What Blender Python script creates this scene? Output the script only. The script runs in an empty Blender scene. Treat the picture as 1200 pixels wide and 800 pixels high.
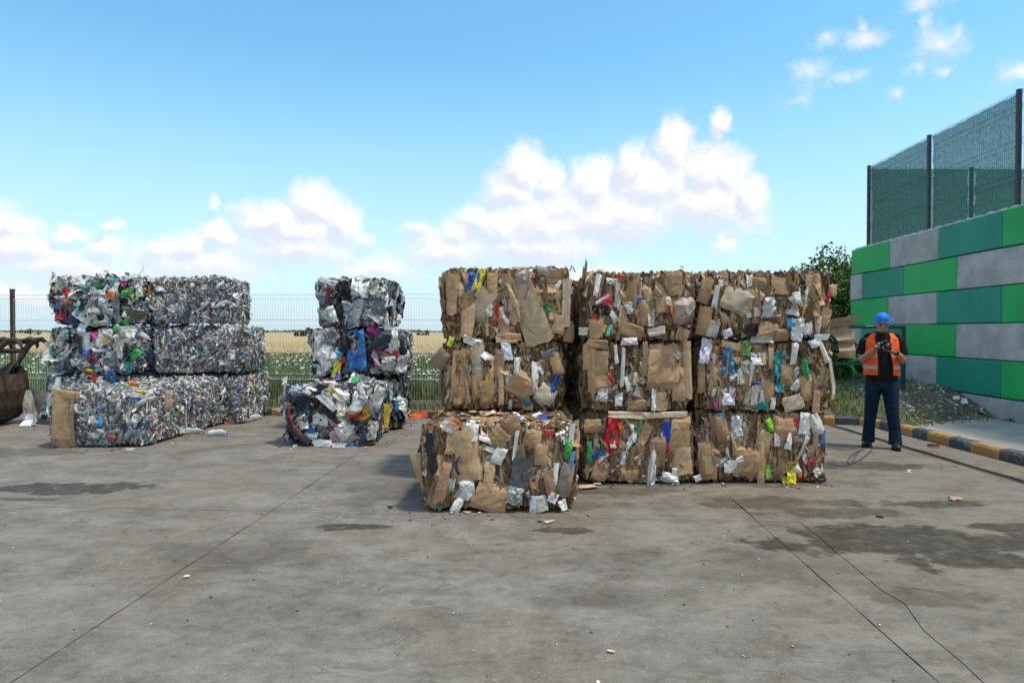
import bpy, math, random
import numpy as np
from mathutils import Vector, Matrix, Euler, noise as mnoise
R = random.Random(11)
rng = np.random.default_rng(11)
S = bpy.context.scene
COL = S.collection
rad = math.radians

# ------------------------------------------------------------------ camera
F = 800.0                       # focal length in pixels of the 1200 px wide photograph
CAMZ = 1.5
PITCH = math.atan(12 / F)
cd = bpy.data.cameras.new('camera'); cam = bpy.data.objects.new('camera', cd); COL.objects.link(cam)
cd.sensor_width = 36; cd.lens = 24; cd.clip_start = .05; cd.clip_end = 6000
cam.location = (0, 0, CAMZ); cam.rotation_euler = (rad(90) - PITCH, 0, 0)
S.camera = cam
S.render.resolution_x = 1024; S.render.resolution_y = 682
S.view_settings.view_transform = 'Standard'; S.view_settings.look = 'None'
S.view_settings.exposure = 0.16; S.view_settings.gamma = 1
try: S.view_settings.use_curve_mapping = False
except Exception: pass
S.cycles.max_bounces = 6; S.cycles.diffuse_bounces = 3; S.cycles.glossy_bounces = 3
S.cycles.transparent_max_bounces = 12

def ray(px, py):
    dx, dy, dz = (px - 600) / F, 1.0, (400 - py) / F
    c, s = math.cos(-PITCH), math.sin(-PITCH)
    return Vector((dx, dy * c - dz * s, dy * s + dz * c))
def at(px, py, Y):              # point on the ray of a photo pixel at depth Y
    d = ray(px, py); return Vector((0, 0, CAMZ)) + d * (Y / d.y)
def gnd(px, py, Z=0.0):
    d = ray(px, py); return Vector((0, 0, CAMZ)) + d * ((Z - CAMZ) / d.z)

# ------------------------------------------------------------------ sun and sky
SUN_EL, SUN_AZ = rad(68), rad(112)        # azimuth clockwise from +Y (towards +X)
sd = bpy.data.lights.new('sun', 'SUN'); sun = bpy.data.objects.new('sun', sd); COL.objects.link(sun)
sd.energy = 3.0; sd.angle = rad(6); sd.color = (1.0, .93, .82)
sv = Vector((math.sin(SUN_AZ) * math.cos(SUN_EL), math.cos(SUN_AZ) * math.cos(SUN_EL), math.sin(SUN_EL)))
sun.rotation_euler = sv.to_track_quat('Z', 'Y').to_euler()
sun.location = (0, 0, 40)

class NT:
    def __init__(s, tree): s.t = tree
    def n(s, typ, ins=None, **kw):
        nd = s.t.nodes.new(typ)
        for k, v in kw.items(): setattr(nd, k, v)
        for k, v in (ins or {}).items():
            sock = nd.inputs[k]
            if isinstance(v, bpy.types.NodeSocket): s.t.links.new(v, sock)
            else: sock.default_value = v
        return nd
    def m(s, op, a, b=None, c=None, clamp=False):
        nd = s.t.nodes.new('ShaderNodeMath'); nd.operation = op; nd.use_clamp = clamp
        for i, v in enumerate((a, b, c)):
            if v is None: continue
            if isinstance(v, bpy.types.NodeSocket): s.t.links.new(v, nd.inputs[i])
            else: nd.inputs[i].default_value = v
        return nd.outputs[0]
    def vm(s, op, a, b=None, out=0):
        nd = s.t.nodes.new('ShaderNodeVectorMath'); nd.operation = op
        for i, v in enumerate((a, b)):
            if v is None: continue
            if isinstance(v, bpy.types.NodeSocket): s.t.links.new(v, nd.inputs[i])
            else: nd.inputs[i].default_value = v
        return nd.outputs[out]
    def mix(s, f, a, b, blend='MIX'):
        nd = s.t.nodes.new('ShaderNodeMix'); nd.data_type = 'RGBA'; nd.blend_type = blend
        for i, v in ((0, f), (6, a), (7, b)):
            if isinstance(v, bpy.types.NodeSocket): s.t.links.new(v, nd.inputs[i])
            else: nd.inputs[i].default_value = v if i == 0 else (*v[:3], 1)
        return nd.outputs[2]
    def ramp(s, f, a, b, ya=0., yb=1., smooth=True):
        nd = s.t.nodes.new('ShaderNodeMapRange'); nd.interpolation_type = 'SMOOTHSTEP' if smooth else 'LINEAR'
        if isinstance(f, bpy.types.NodeSocket): s.t.links.new(f, nd.inputs[0])
        else: nd.inputs[0].default_value = f
        for i, v in enumerate((a, b, ya, yb)): nd.inputs[i + 1].default_value = v
        return nd.outputs[0]
    def noise(s, vec, scale, detail=4, rough=.55, dist=0, out='Fac'):
        nd = s.t.nodes.new('ShaderNodeTexNoise')
        if vec is not None: s.t.links.new(vec, nd.inputs['Vector'])
        nd.inputs['Scale'].default_value = scale; nd.inputs['Detail'].default_value = detail
        nd.inputs['Roughness'].default_value = rough; nd.inputs['Distortion'].default_value = dist
        return nd.outputs[out]

# cumulus lumps of the view as (px, py, rx, ry, weight) in photo pixels, turned into directions
LUMPS = [(613,200,30,30,1),(644,212,22,22,.9),(600,226,40,26,.9),(664,240,60,26,.8),(696,214,34,32,1),(743,196,26,28,1),(791,172,25,34,1.05),
 (765,215,60,36,1),(830,200,34,32,1),(856,205,24,30,1),(878,228,22,30,1),(830,240,66,34,1),(720,252,90,36,1),(640,262,70,34,.95),(845,141,15,15,1),(838,155,8,14,.8),
 (561,254,28,20,.9),(592,262,40,26,.9),(540,268,28,16,.8),(496,270,26,10,.62),(630,285,100,30,.8),(527,290,54,24,.75),(690,292,40,14,.5),(852,282,22,15,.6),(870,262,40,14,.5),
 (370,240,34,26,1),(320,256,46,22,1),(400,258,28,24,1),(345,268,70,22,.95),(258,276,24,18,.95),(222,288,32,18,.85),(190,292,26,18,.8),(20,264,34,14,.9),(85,272,28,10,.75),
 (131,265,12,8,.8),(122,288,18,12,.8),(20,290,60,20,.9),(250,238,10,8,.5),(425,278,18,10,.55),(60,310,120,30,.55),(230,308,120,28,.58),(345,288,80,26,.75),(440,312,70,18,.5),(20,345,120,20,.45),(640,322,150,20,.42),
 (1013,44,26,13,.62),(1012,28,9,9,.55),(971,42,20,10,.45),(952,84,28,17,.5),(992,93,24,8,.42),(931,113,18,10,.38),(1101,48,36,19,.6),(1083,28,14,12,.5),(1083,2,26,14,.55),
 (1120,36,14,14,.45),(1078,78,16,12,.42),(1051,108,13,9,.4),(1188,90,24,11,.6),(1105,78,16,8,.45),(-90,250,120,40,.9),(-260,280,110,40,.8),(1290,230,90,40,.8),(1500,180,120,50,.8)]
W = bpy.data.worlds.new('World'); S.world = W; W.use_nodes = True
W.node_tree.nodes.clear()
w = NT(W.node_tree)
SKY_TINT = (.90, 1.46, 1.47)
HAZE = (.66, .80, .90)
CLO, CHI = (.70, .755, .85), (.93, .91, .91)
def lump_dir(cx, cy):
    d = ray(cx, cy); return math.atan2(d.x, d.y), math.atan2(d.z, math.hypot(d.x, d.y))
def cloud_group(nm, lumps, na=.34):
    grp = bpy.data.node_groups.new(nm, 'ShaderNodeTree')
    grp.interface.new_socket('P', in_out='INPUT', socket_type='NodeSocketVector')
    grp.interface.new_socket('Q', in_out='INPUT', socket_type='NodeSocketVector')
    grp.interface.new_socket('Field', in_out='OUTPUT', socket_type='NodeSocketFloat')
    g = NT(grp); gi = grp.nodes.new('NodeGroupInput'); go = grp.nodes.new('NodeGroupOutput')
    P1 = gi.outputs[0]; fld = None
    for (cx, cy, rx, ry, wt) in lumps:
        az, el = lump_dir(cx, cy); k = math.cos(az) ** 2
        sx, sy = F / (rx * 1.25 * max(k, .15)), F / (ry * 1.25 * max(math.cos(az), .3))
        nd = grp.nodes.new('ShaderNodeVectorMath'); nd.operation = 'MULTIPLY_ADD'; grp.links.new(P1, nd.inputs[0]); nd.inputs[1].default_value = (sx, sy, 0); nd.inputs[2].default_value = (-az * sx, -el * sy, 0)
        v = g.m('MULTIPLY_ADD', g.vm('LENGTH', nd.outputs[0], out='Value'), -wt, wt)
        fld = v if fld is None else g.m('SMOOTH_MAX', fld, v, .08)
    nb = g.noise(gi.outputs[1], 60, 5, .62)
    fld = g.m('ADD', fld, g.m('MULTIPLY', g.m('SUBTRACT', nb, .5), na))
    grp.links.new(fld, go.inputs[0]); return grp
tc = w.n('ShaderNodeTexCoord')
dirv = w.vm('NORMALIZE', tc.outputs['Generated'])
sp = w.n('ShaderNodeSeparateXYZ', {0: dirv})
az = w.m('ARCTAN2', sp.outputs[0], sp.outputs[1]); el = w.m('ARCSINE', sp.outputs[2])
pv = w.n('ShaderNodeCombineXYZ', {0: az, 1: el}).outputs[0]
sky = w.n('ShaderNodeTexSky'); sky.sky_type = 'NISHITA'; sky.sun_disc = False
sky.sun_elevation = SUN_EL; sky.sun_rotation = SUN_AZ; sky.altitude = 100
sky.air_density = 1.0; sky.dust_density = 1.2; sky.ozone_density = 1.5
SKY_K = .15
skyc = w.mix(1.0, sky.outputs[0], SKY_TINT, 'MULTIPLY')
# thin vapour whitening the air towards the horizon
hz = w.ramp(el, -.02, .40, .78, .0)
skyh = w.mix(hz, skyc, tuple(x / SKY_K for x in HAZE))
def clouded(dens, lit):
    cl = w.mix(lit, tuple(x / SKY_K for x in CLO), tuple(x / SKY_K for x in CHI))
    return w.n('ShaderNodeBackground', {'Color': w.mix(w.m('MULTIPLY', dens, .95), skyh, cl), 'Strength': SKY_K}).outputs[0]
# unseen cloud around and behind the view, cover raised to neutralise bluish ambient light
n2 = w.noise(w.vm('MULTIPLY', pv, (1, 1.8, 1)), 3.2, 5, .6)
band = w.ramp(w.m('ABSOLUTE', az), .95, 1.3)
cur = clouded(w.m('MULTIPLY', w.ramp(n2, .42, .58, 0, .95), band), w.ramp(n2, .55, .75, .3, 1))
dn = w.n('ShaderNodeTexNoise', {'Vector': pv, 'Scale': 22, 'Detail': 6, 'Roughness': .6})
pd = w.vm('ADD', pv, w.vm('MULTIPLY', w.vm('SUBTRACT', dn.outputs['Color'], (.5, .5, .5)), (.055, .05, 0)))
up = (.010, .016, 0); pd2 = w.vm('ADD', pd, up); pvu = w.vm('ADD', pv, up)
for i, (xa, xb, ya, yb) in enumerate([(-420, 505, 150, 388), (505, 905, 95, 388), (905, 1720, -60, 388)]):
    ls = [l for l in LUMPS if l[0] + l[2] * 1.35 + 20 > xa and l[0] - l[2] * 1.35 - 20 < xb]
    grp = cloud_group('cloud_field', ls, (.36, .42, .62)[i])
    (a0, _), (a1, _) = lump_dir(xa, 388), lump_dir(xb, 388)
    win = w.m('MULTIPLY', w.m('GREATER_THAN', az, a0), w.m('LESS_THAN', az, a1))
    win = w.m('MULTIPLY', win, w.m('LESS_THAN', el, lump_dir(600, ya)[1] + .04)); win = w.m('MULTIPLY', win, w.m('GREATER_THAN', el, -.02))
    gA = w.n('ShaderNodeGroup', node_tree=grp); w.t.links.new(pd, gA.inputs[0]); w.t.links.new(pv, gA.inputs[1])
    gB = w.n('ShaderNodeGroup', node_tree=grp); w.t.links.new(pd2, gB.inputs[0]); w.t.links.new(pvu, gB.inputs[1])
    fa, fb = gA.outputs[0], gB.outputs[0]
    c_ = clouded(w.ramp(fa, -.06, .55) if i == 1 else w.ramp(fa, -.10, .55) if i == 0 else w.ramp(fa, -.08, .80), w.ramp(w.m('SUBTRACT', fa, fb), -.30, .22))
    mx = w.n('ShaderNodeMixShader', {0: win}); w.t.links.new(cur, mx.inputs[1]); w.t.links.new(c_, mx.inputs[2]); cur = mx.outputs[0]
wo = w.n('ShaderNodeOutputWorld', {'Surface': cur})
W.cycles.sampling_method = 'MANUAL'; W.cycles.sample_map_resolution = 512

# ------------------------------------------------------------------ helpers
def link(o, parent=None):
    COL.objects.link(o)
    if parent is not None: o.parent = parent
    return o
def mesh(name, V, Fc, mats=None, tint=None, smooth=False):
    me = bpy.data.meshes.new(name)
    V = np.asarray(V, dtype=np.float32).reshape(-1, 3)
    if isinstance(Fc, np.ndarray) and Fc.ndim == 2:
        n, k = Fc.shape
        me.vertices.add(len(V)); me.vertices.foreach_set('co', V.ravel())
        me.loops.add(n * k); me.loops.foreach_set('vertex_index', Fc.astype(np.int32).ravel())
        me.polygons.add(n); me.polygons.foreach_set('loop_start', (np.arange(n) * k).astype(np.int32))
        me.update(calc_edges=True)
    else:
        me.from_pydata([tuple(map(float, v)) for v in V], [], [tuple(int(i) for i in f) for f in Fc]); me.update()
    if tint is not None:
        ca = me.color_attributes.new('tint', 'FLOAT_COLOR', 'POINT')
        t = np.ones((len(V), 4), dtype=np.float32); t[:, :3] = tint
        ca.data.foreach_set('color', t.ravel())
    if smooth: me.polygons.foreach_set('use_smooth', np.ones(len(me.polygons), dtype=bool))
    if mats is not None:
        for m_ in (mats if isinstance(mats, (list, tuple)) else [mats]): me.materials.append(m_)
    return me
def obj(name, me, parent=None, **props):
    o = bpy.data.objects.new(name, me)
    for k, v in props.items(): o[k] = v
    return link(o, parent)
def thing(name, label, cat, loc=(0, 0, 0), rz=0, group=None):
    o = bpy.data.objects.new(name, None); o.empty_display_size = .2
    o.location = loc; o.rotation_euler = (0, 0, rz)
    o['label'] = label; o['category'] = cat
    if group: o['group'] = group
    return link(o)
class B:                        # collects simple solids into one mesh
    def __init__(s): s.v = []; s.f = []
    def add(s, V, Fc):
        n = len(s.v); s.v += [tuple(v) for v in V]; s.f += [tuple(i + n for i in f) for f in Fc]; return s
    def box(s, c, d, M=None, jit=0):
        V = []
        for x in (-.5, .5):
            for y in (-.5, .5):
                for z in (-.5, .5):
                    p = Vector((x * d[0] + R.uniform(-jit, jit), y * d[1] + R.uniform(-jit, jit), z * d[2] + R.uniform(-jit, jit)))
                    if M is not None: p = M @ p
                    V.append(p + Vector(c))
        return s.add(V, [(0, 1, 3, 2), (4, 6, 7, 5), (0, 4, 5, 1), (2, 3, 7, 6), (0, 2, 6, 4), (1, 5, 7, 3)])
    def tube(s, pts, r, n=6, cap=True):
        pts = [Vector(p) for p in pts]; rr = r if isinstance(r, (list, tuple)) else [r] * len(pts)
        V = []; Fc = []
        for i, p in enumerate(pts):
            t = (pts[min(i + 1, len(pts) - 1)] - pts[max(i - 1, 0)]).normalized()
            up = Vector((0, 0, 1)) if abs(t.z) < .9 else Vector((0, 1, 0))
            a = t.cross(up).normalized(); b = a.cross(t)
            ra, rb = rr[i] if isinstance(rr[i], (tuple, list)) else (rr[i], rr[i])
            for k in range(n):
                an = 2 * math.pi * k / n
                V.append(p + a * (math.cos(an) * ra) + b * (math.sin(an) * rb))
        for i in range(len(pts) - 1):
            for k in range(n):
                Fc.append((i * n + k, i * n + (k + 1) % n, (i + 1) * n + (k + 1) % n, (i + 1) * n + k))
        if cap: Fc.append(tuple(range(n - 1, -1, -1))); Fc.append(tuple((len(pts) - 1) * n + k for k in range(n)))
        return s.add(V, Fc)
    def ell(s, c, r, nu=14, nv=9, M=None):
        V = []; Fc = []
        for j in range(nv + 1):
            th = math.pi * j / nv
            for i in range(nu):
                ph = 2 * math.pi * i / nu
                p = Vector((r[0] * math.sin(th) * math.cos(ph), r[1] * math.sin(th) * math.sin(ph), r[2] * math.cos(th)))
                if M is not None: p = M @ p
                V.append(p + Vector(c))
        for j in range(nv):
            for i in range(nu):
                Fc.append((j * nu + i, (j + 1) * nu + i, (j + 1) * nu + (i + 1) % nu, j * nu + (i + 1) % nu))
        return s.add(V, Fc)
    def prism(s, poly, z0, z1):
        n = len(poly); V = [(p[0], p[1], z0) for p in poly] + [(p[0], p[1], z1) for p in poly]
        Fc = [tuple(range(n - 1, -1, -1)), tuple(range(n, 2 * n))] + [(i, (i + 1) % n, n + (i + 1) % n, n + i) for i in range(n)]
        return s.add(V, Fc)
    def me(s, name, mats, smooth=False): return mesh(name, np.array(s.v), s.f, mats, smooth=smooth)

# ------------------------------------------------------------------ materials
MATS = {}
def mat(name, fn):
    m_ = bpy.data.materials.new(name); m_.use_nodes = True
    t = NT(m_.node_tree); b = m_.node_tree.nodes['Principled BSDF']
    fn(t, b); MATS[name] = m_; return m_
def bump(t, b, h, strength=.3, dist=.01):
    bn = t.n('ShaderNodeBump', {'Height': h, 'Strength': strength, 'Distance': dist})
    t.t.links.new(bn.outputs[0], b.inputs['Normal'])
def setc(t, b, c, rough=.6, spec=.4, metal=0.):
    if isinstance(c, bpy.types.NodeSocket): t.t.links.new(c, b.inputs['Base Color'])
    else: b.inputs['Base Color'].default_value = (*c, 1)
    if isinstance(rough, bpy.types.NodeSocket): t.t.links.new(rough, b.inputs['Roughness'])
    else: b.inputs['Roughness'].default_value = rough
    b.inputs['Specular IOR Level'].default_value = spec; b.inputs['Metallic'].default_value = metal
def objc(t): return t.n('ShaderNodeTexCoord').outputs['Object']
def geop(t): return t.n('ShaderNodeNewGeometry').outputs['Position']
def tintc(t):
    a = t.n('ShaderNodeAttribute', attribute_name='tint').outputs['Color']
    return t.mix(1.0, a, t.n('ShaderNodeObjectInfo').outputs['Color'], 'MULTIPLY')
def simple(name, c, rough=.6, spec=.4, metal=0., var=.18, sc=14, bp=.15):
    def fn(t, b):
        n_ = t.noise(objc(t), sc, 5, .6)
        col = t.mix(1.0, (*c, 1), t.n('ShaderNodeCombineColor', {i: t.ramp(n_, .25, .75, 1 - var, 1 + var) for i in (0, 1, 2)}).outputs[0], 'MULTIPLY')
        setc(t, b, col, rough, spec, metal)
        if bp: bump(t, b, n_, bp, .01)
    return mat(name, fn)

def f_card(t, b):
    P = geop(t); c = tintc(t)
    n1 = t.noise(P, 7, 5, .6); n2 = t.noise(t.vm('MULTIPLY', P, (1, 1, .25)), 90, 3, .6)
    c = t.mix(t.ramp(n1, .42, .72, 0, .5), c, t.mix(1., c, (.58, .50, .42), 'MULTIPLY'))
    c = t.mix(t.ramp(n2, .5, .75, 0, .25), c, t.mix(1., c, (.7, .66, .6), 'MULTIPLY'))
    rg = t.m('ABSOLUTE', t.m('SUBTRACT', t.noise(t.vm('MULTIPLY', P, (1, 1, .30)), 8, 2, .45, .3), .5))      # sharp folds
    rg2 = t.m('ABSOLUTE', t.m('SUBTRACT', t.noise(P, 5, 1, .5), .5))
    c = t.mix(t.ramp(t.m('MINIMUM', rg, rg2), .0, .010, .40, 0), c, t.mix(1., c, (.55, .48, .40), 'MULTIPLY'))  # fold lines darkened in the colour, imitating crease shade
    setc(t, b, c, .82, .25)
    h = t.m('ADD', t.m('MULTIPLY', t.m('MINIMUM', rg, .09), 7.0), t.m('MULTIPLY', t.m('MINIMUM', rg2, .09), 6.0))
    bump(t, b, t.m('ADD', h, t.m('ADD', t.m('MULTIPLY', n2, .3), t.noise(P, 28, 4, .6))), .40, .012)
mat('cardboard', f_card)
def f_plast(t, b):
    P = geop(t); c = tintc(t); n1 = t.noise(P, 12, 5, .65)
    c = t.mix(t.ramp(n1, .45, .75, 0, .45), c, t.mix(1., c, (.55, .52, .48), 'MULTIPLY'))
    setc(t, b, c, .42, .4)
    bump(t, b, t.noise(P, 35, 4, .7, .6), .6, .012)
mat('plastic', f_plast)
def f_bottle(t, b):
    P = geop(t); c = tintc(t)
    setc(t, b, c, .24, .55)
    b.inputs['Coat Weight'].default_value = .15
    bump(t, b, t.noise(P, 60, 3, .6, .8), .7, .012)
    b.inputs['Alpha'].default_value = .86
mat('clear_plastic', f_bottle)
def f_paper(t, b):
    P = geop(t); c = tintc(t); n1 = t.noise(P, 25, 4, .6)
    c = t.mix(t.ramp(n1, .5, .8, 0, .4), c, t.mix(1., c, (.6, .56, .5), 'MULTIPLY'))
    setc(t, b, c, .7, .3); bump(t, b, t.noise(P, 30, 3, .6), .4, .01)
mat('paper', f_paper)
def f_denim(t, b):
    c = t.mix(t.ramp(t.noise(geop(t), 26, 4, .6), .38, .62), (.03, .13, .42), (.10, .28, .60))
    setc(t, b, c, .7, .3); bump(t, b, t.noise(geop(t), 40, 3, .6), .4, .01)
mat('patterned_cloth', f_denim)
def f_core(t, b):
    P = geop(t); n1 = t.noise(P, 30, 4, .7); c = t.mix(1., tintc(t), t.mix(n1, (.45, .4, .36), (1, 1, 1)), 'MULTIPLY')
    setc(t, b, c, .9, .15); bump(t, b, n1, .8, .03)
mat('packed', f_core)
simple('steel', (.055, .045, .036), .7, .3, .2, .45, 9, .4)
simple('rust', (.085, .056, .04), .75, .3, .2, .5, 12, .4)
simple('galv', (.72, .73, .73), .5, .5, .5, .15, 5, 0)
simple('wire', (.05, .045, .04), .5, .5, .4, .2, 30, 0)
simple('dark_post', (.045, .05, .055), .5, .5, .3, .3, 8, .1)
simple('green_paint', (.012, .065, .06), .4, .5, 0, .25, 20, .1)
simple('knob_grey', (.42, .42, .41), .9, .3, 0, .25, 12, .3)

def stain(t, P, px, py, rx, ry, soft=.5, amt=1., nz=None):
    c = gnd(px, py); q = t.vm('SUBTRACT', P, (c.x, c.y, 0)); q = t.vm('MULTIPLY', q, (1 / rx, 1 / ry, 0))
    l = t.vm('LENGTH', q, out='Value'); l = t.m('ADD', l, t.m('MULTIPLY', t.m('SUBTRACT', nz, .5), 3.6))
    return t.ramp(l, 1.05 + soft * .25, 1.05 - soft * .35, 0, min(1, amt * 1.45))
def f_conc(t, b):
    P = geop(t)
    P2 = t.vm('MULTIPLY', P, (1, 1, 0))
    big = t.noise(P2, .55, 5, .6); mid = t.noise(t.vm('MULTIPLY', P2, (.8, 1.25, 1)), 2.6, 7, .72, .3)
    fine = t.noise(P2, 18, 7, .80); grit = t.noise(P2, 95, 4, .75)
    c = t.mix(t.ramp(mid, .3, .7), (.150, .138, .121), (.275, .254, .225))
    c = t.mix(t.ramp(big, .42, .62, 0, .6), c, (.20, .165, .125))
    med = t.noise(P2, 1.5, 7, .7, .8)
    c = t.mix(t.ramp(med, .50, .66, 0, .62), c, (.115, .098, .078))
    c = t.mix(t.ramp(med, .46, .30, 0, .35), c, (.34, .32, .285))
    c = t.mix(t.ramp(fine, .52, .68, 0, .55), c, (.34, .315, .27))
    c = t.mix(t.ramp(fine, .46, .28, 0, .7), c, (.105, .095, .08))
    c = t.mix(t.ramp(grit, .58, .66, 0, .75), c, (.50, .48, .44))
    c = t.mix(t.ramp(grit, .40, .30, 0, .6), c, (.10, .095, .085))
    # worn streaks dragged across the slabs
    st = t.noise(t.vm('MULTIPLY', P2, (.7, 1.7, 1)), 2.6, 6, .72, .5)
    c = t.mix(t.ramp(st, .54, .68, 0, .5), c, (.12, .10, .078))
    # the right half is browner with trodden dirt
    bx = t.ramp(t.n('ShaderNodeSeparateXYZ', {0: P}).outputs[0], .3, 4.0, 0, .42)
    c = t.mix(t.m('MULTIPLY', bx, t.ramp(mid, .35, .6)), c, (.235, .20, .155))
    nz = t.noise(P2, 2.8, 6, .68); tot = None
    for (px, py, rx, ry, soft, amt) in [(72,572,.62,.22,.35,.75),(10,585,.4,.05,.6,.5),(405,616,.24,.09,.5,.7),(655,621,.2,.075,.4,.75),(1060,635,.95,.34,.6,.85),(1130,655,.6,.18,.6,.8),(1000,625,.5,.25,.7,.7),
        (975,600,.6,.16,.9,.55),(1010,545,.8,.22,.8,.6),(1090,590,.5,.13,.8,.65),(900,588,.6,.2,1.,.5),(740,575,.6,.16,1.,.45),(1190,618,.35,.12,.6,.65),(270,650,.6,.3,1.2,.32),(860,660,1.,.3,1.3,.22),
        (30,530,.6,.3,1.,.4),(1080,700,.35,.12,.8,.4),(470,575,.6,.45,1.2,.3),(330,720,.5,.2,1.2,.2),(700,700,.6,.15,1.2,.2),(610,592,1.1,.12,1.,.35),(760,566,1.0,.16,1.,.4),(890,566,.9,.16,1.,.4),(1010,640,.5,.2,1.,.4)]:
        v = stain(t, P, px, py, rx, ry, soft, amt, nz)
        tot = v if tot is None else t.m('MAXIMUM', tot, v)
    c = t.mix(1., c, (.90, .85, .80), 'MULTIPLY')
    pat = t.noise(t.vm('MULTIPLY', P2, (.8, 1.25, 1)), 8, 7, .78, .3)
    tot = t.m('MULTIPLY', tot, t.ramp(t.m('ADD', pat, t.m('MULTIPLY', fine, .4)),   .50, .80, .50, 1))
    smu = t.m('MULTIPLY', t.ramp(pat, .50, .66), t.ramp(med, .38, .58, .25, .75))
    c = t.mix(smu, c, (.10, .082, .062))
    c = t.mix(tot, c, (.052, .038, .025))
    rg = t.m('SUBTRACT', .85, t.m('MULTIPLY', tot, .25))
    setc(t, b, c, rg, .3)
    h = t.m('ADD', t.m('MULTIPLY', fine, .8), t.m('MULTIPLY', grit, .5))
    bump(t, b, h, .35, .012)
mat('concrete', f_conc)
def f_pave(t, b):
    P = geop(t); a = t.noise(P, 2.2, 6, .65); f_ = t.noise(P, 55, 5, .75)
    c = t.mix(t.ramp(a, .35, .65), (.34, .31, .265), (.46, .42, .365)); c = t.mix(t.ramp(f_, .42, .3, 0, .7), c, (.08, .075, .06)); c = t.mix(t.ramp(f_, .56, .68, 0, .6), c, (.42, .41, .39))
    setc(t, b, c, .9, .2); bump(t, b, f_, .8, .02)
mat('rough_concrete', f_pave)
def f_soil(t, b):
    P = geop(t); a = t.noise(P, 1.5, 6, .65); f_ = t.noise(P, 30, 5, .7)
    c = t.mix(t.ramp(a, .35, .65), (.125, .10, .065), (.21, .17, .12)); c = t.mix(t.ramp(f_, .5, .7, 0, .6), c, (.30, .26, .20))
    setc(t, b, c, .95, .1); bump(t, b, f_, .9, .05)
mat('soil', f_soil)
def f_meadow(t, b):
    P = geop(t); a = t.noise(P, .3, 6, .65); f_ = t.noise(P, 12, 5, .7)
    c = t.mix(t.ramp(a, .35, .65), (.035, .06, .015), (.09, .10, .03)); c = t.mix(t.ramp(f_, .5, .7, 0, .6), c, (.15, .13, .06))
    setc(t, b, c, .95, .1); bump(t, b, f_, .9, .05)
mat('meadow_soil', f_meadow)
def f_wheat(t, b):
    P = geop(t); a = t.noise(t.vm('MULTIPLY', P, (.05, .35, 1)), 1., 5, .6); f_ = t.noise(t.vm('MULTIPLY', P, (1, .3, 1)), 9, 4, .7)
    c = t.mix(t.ramp(a, .35, .65), (.40, .29, .14), (.50, .38, .20)); c = t.mix(t.ramp(f_, .5, .3, 0, .5), c, (.25, .17, .07))
    setc(t, b, c, .95, .1); bump(t, b, f_, .6, .1)
mat('wheat', f_wheat)
def f_leaf(t, b):
    c = tintc(t); setc(t, b, c, .6, .25)
mat('leaf', f_leaf)
def f_groove(t, b):
    f_ = t.noise(geop(t), 25, 5, .7); setc(t, b, t.mix(t.ramp(f_, .35, .65), (.035, .03, .024), (.13, .11, .085)), .95, .1); bump(t, b, f_, .9, .03)
mat('groove_dirt', f_groove)
def paint(name, c, chip=(.36, .35, .33), lo=.66, hi=.74, rough=.55):
    def fn(t, b):
        P = geop(t); a = t.noise(P, 3, 6, .7); f_ = t.noise(P, 22, 6, .72)
        v = t.ramp(t.noise(P, 1.3, 5, .6), .3, .7, .86, 1.1)
        cc = t.mix(1., (*c, 1), t.n('ShaderNodeCombineColor', {0: v, 1: v, 2: v}).outputs[0], 'MULTIPLY')
        cc = t.mix(t.ramp(a, .5, .8, 0, .3), cc, tuple(x * .6 for x in c))
        sk = t.noise(t.vm('MULTIPLY', P, (5, 5, .6)), 2.2, 6, .72)
        cc = t.mix(t.ramp(sk, .52, .72, 0, .38), cc, tuple(.5 * x + .06 for x in c))
        cc = t.mix(t.ramp(f_, lo, hi, 0, .8), cc, chip)
        setc(t, b, cc, rough, .3); bump(t, b, f_, .25, .01)
    return mat(name, fn)
paint('paint_green', (.014, .42, .10), lo=.72, hi=.76)
paint('paint_teal', (.010, .28, .18), lo=.72, hi=.76)
def f_block(t, b):
    P = geop(t); a = t.noise(P, 1.8, 6, .7, .5); f_ = t.noise(P, 30, 5, .7); v = t.noise(t.vm('MULTIPLY', P, (4, 4, .5)), 3, 5, .7)
    c = t.mix(t.ramp(a, .3, .7), (.34, .33, .315), (.53, .515, .49)); c = t.mix(t.ramp(v, .55, .75, 0, .4), c, (.22, .22, .21))
    c = t.mix(t.ramp(f_, .6, .75, 0, .5), c, (.40, .39, .37)); c = t.mix(t.ramp(f_, .33, .25, 0, .8), c, (.06, .06, .055))
    setc(t, b, c, .85, .3); bump(t, b, f_, .35, .01)
mat('block_grey', f_block)
paint('kerb_yellow', (.44, .245, .065), (.27, .25, .21), .50, .64, .8)
paint('kerb_dark', (.075, .080, .090), (.24, .23, .21), .52, .66, .8)
def f_net(t, b):
    P = geop(t); v = t.noise(P, 60, 3, .7)
    setc(t, b, t.mix(v, (.008, .13, .085), (.028, .22, .145)), .7, .2)
    n_ = t.noise(t.vm('MULTIPLY', P, (1, 1, 1)), 26, 5, .75)
    t.t.links.new(t.ramp(n_, .3, .7, .62, .88), b.inputs['Alpha'])
mat('shade_net', f_net)
M = MATS
mat_green = simple("stem_green", (.05, .12, .02), .7)
mat_red = simple("poppy_red", (.65, .03, .015), .6)
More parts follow.
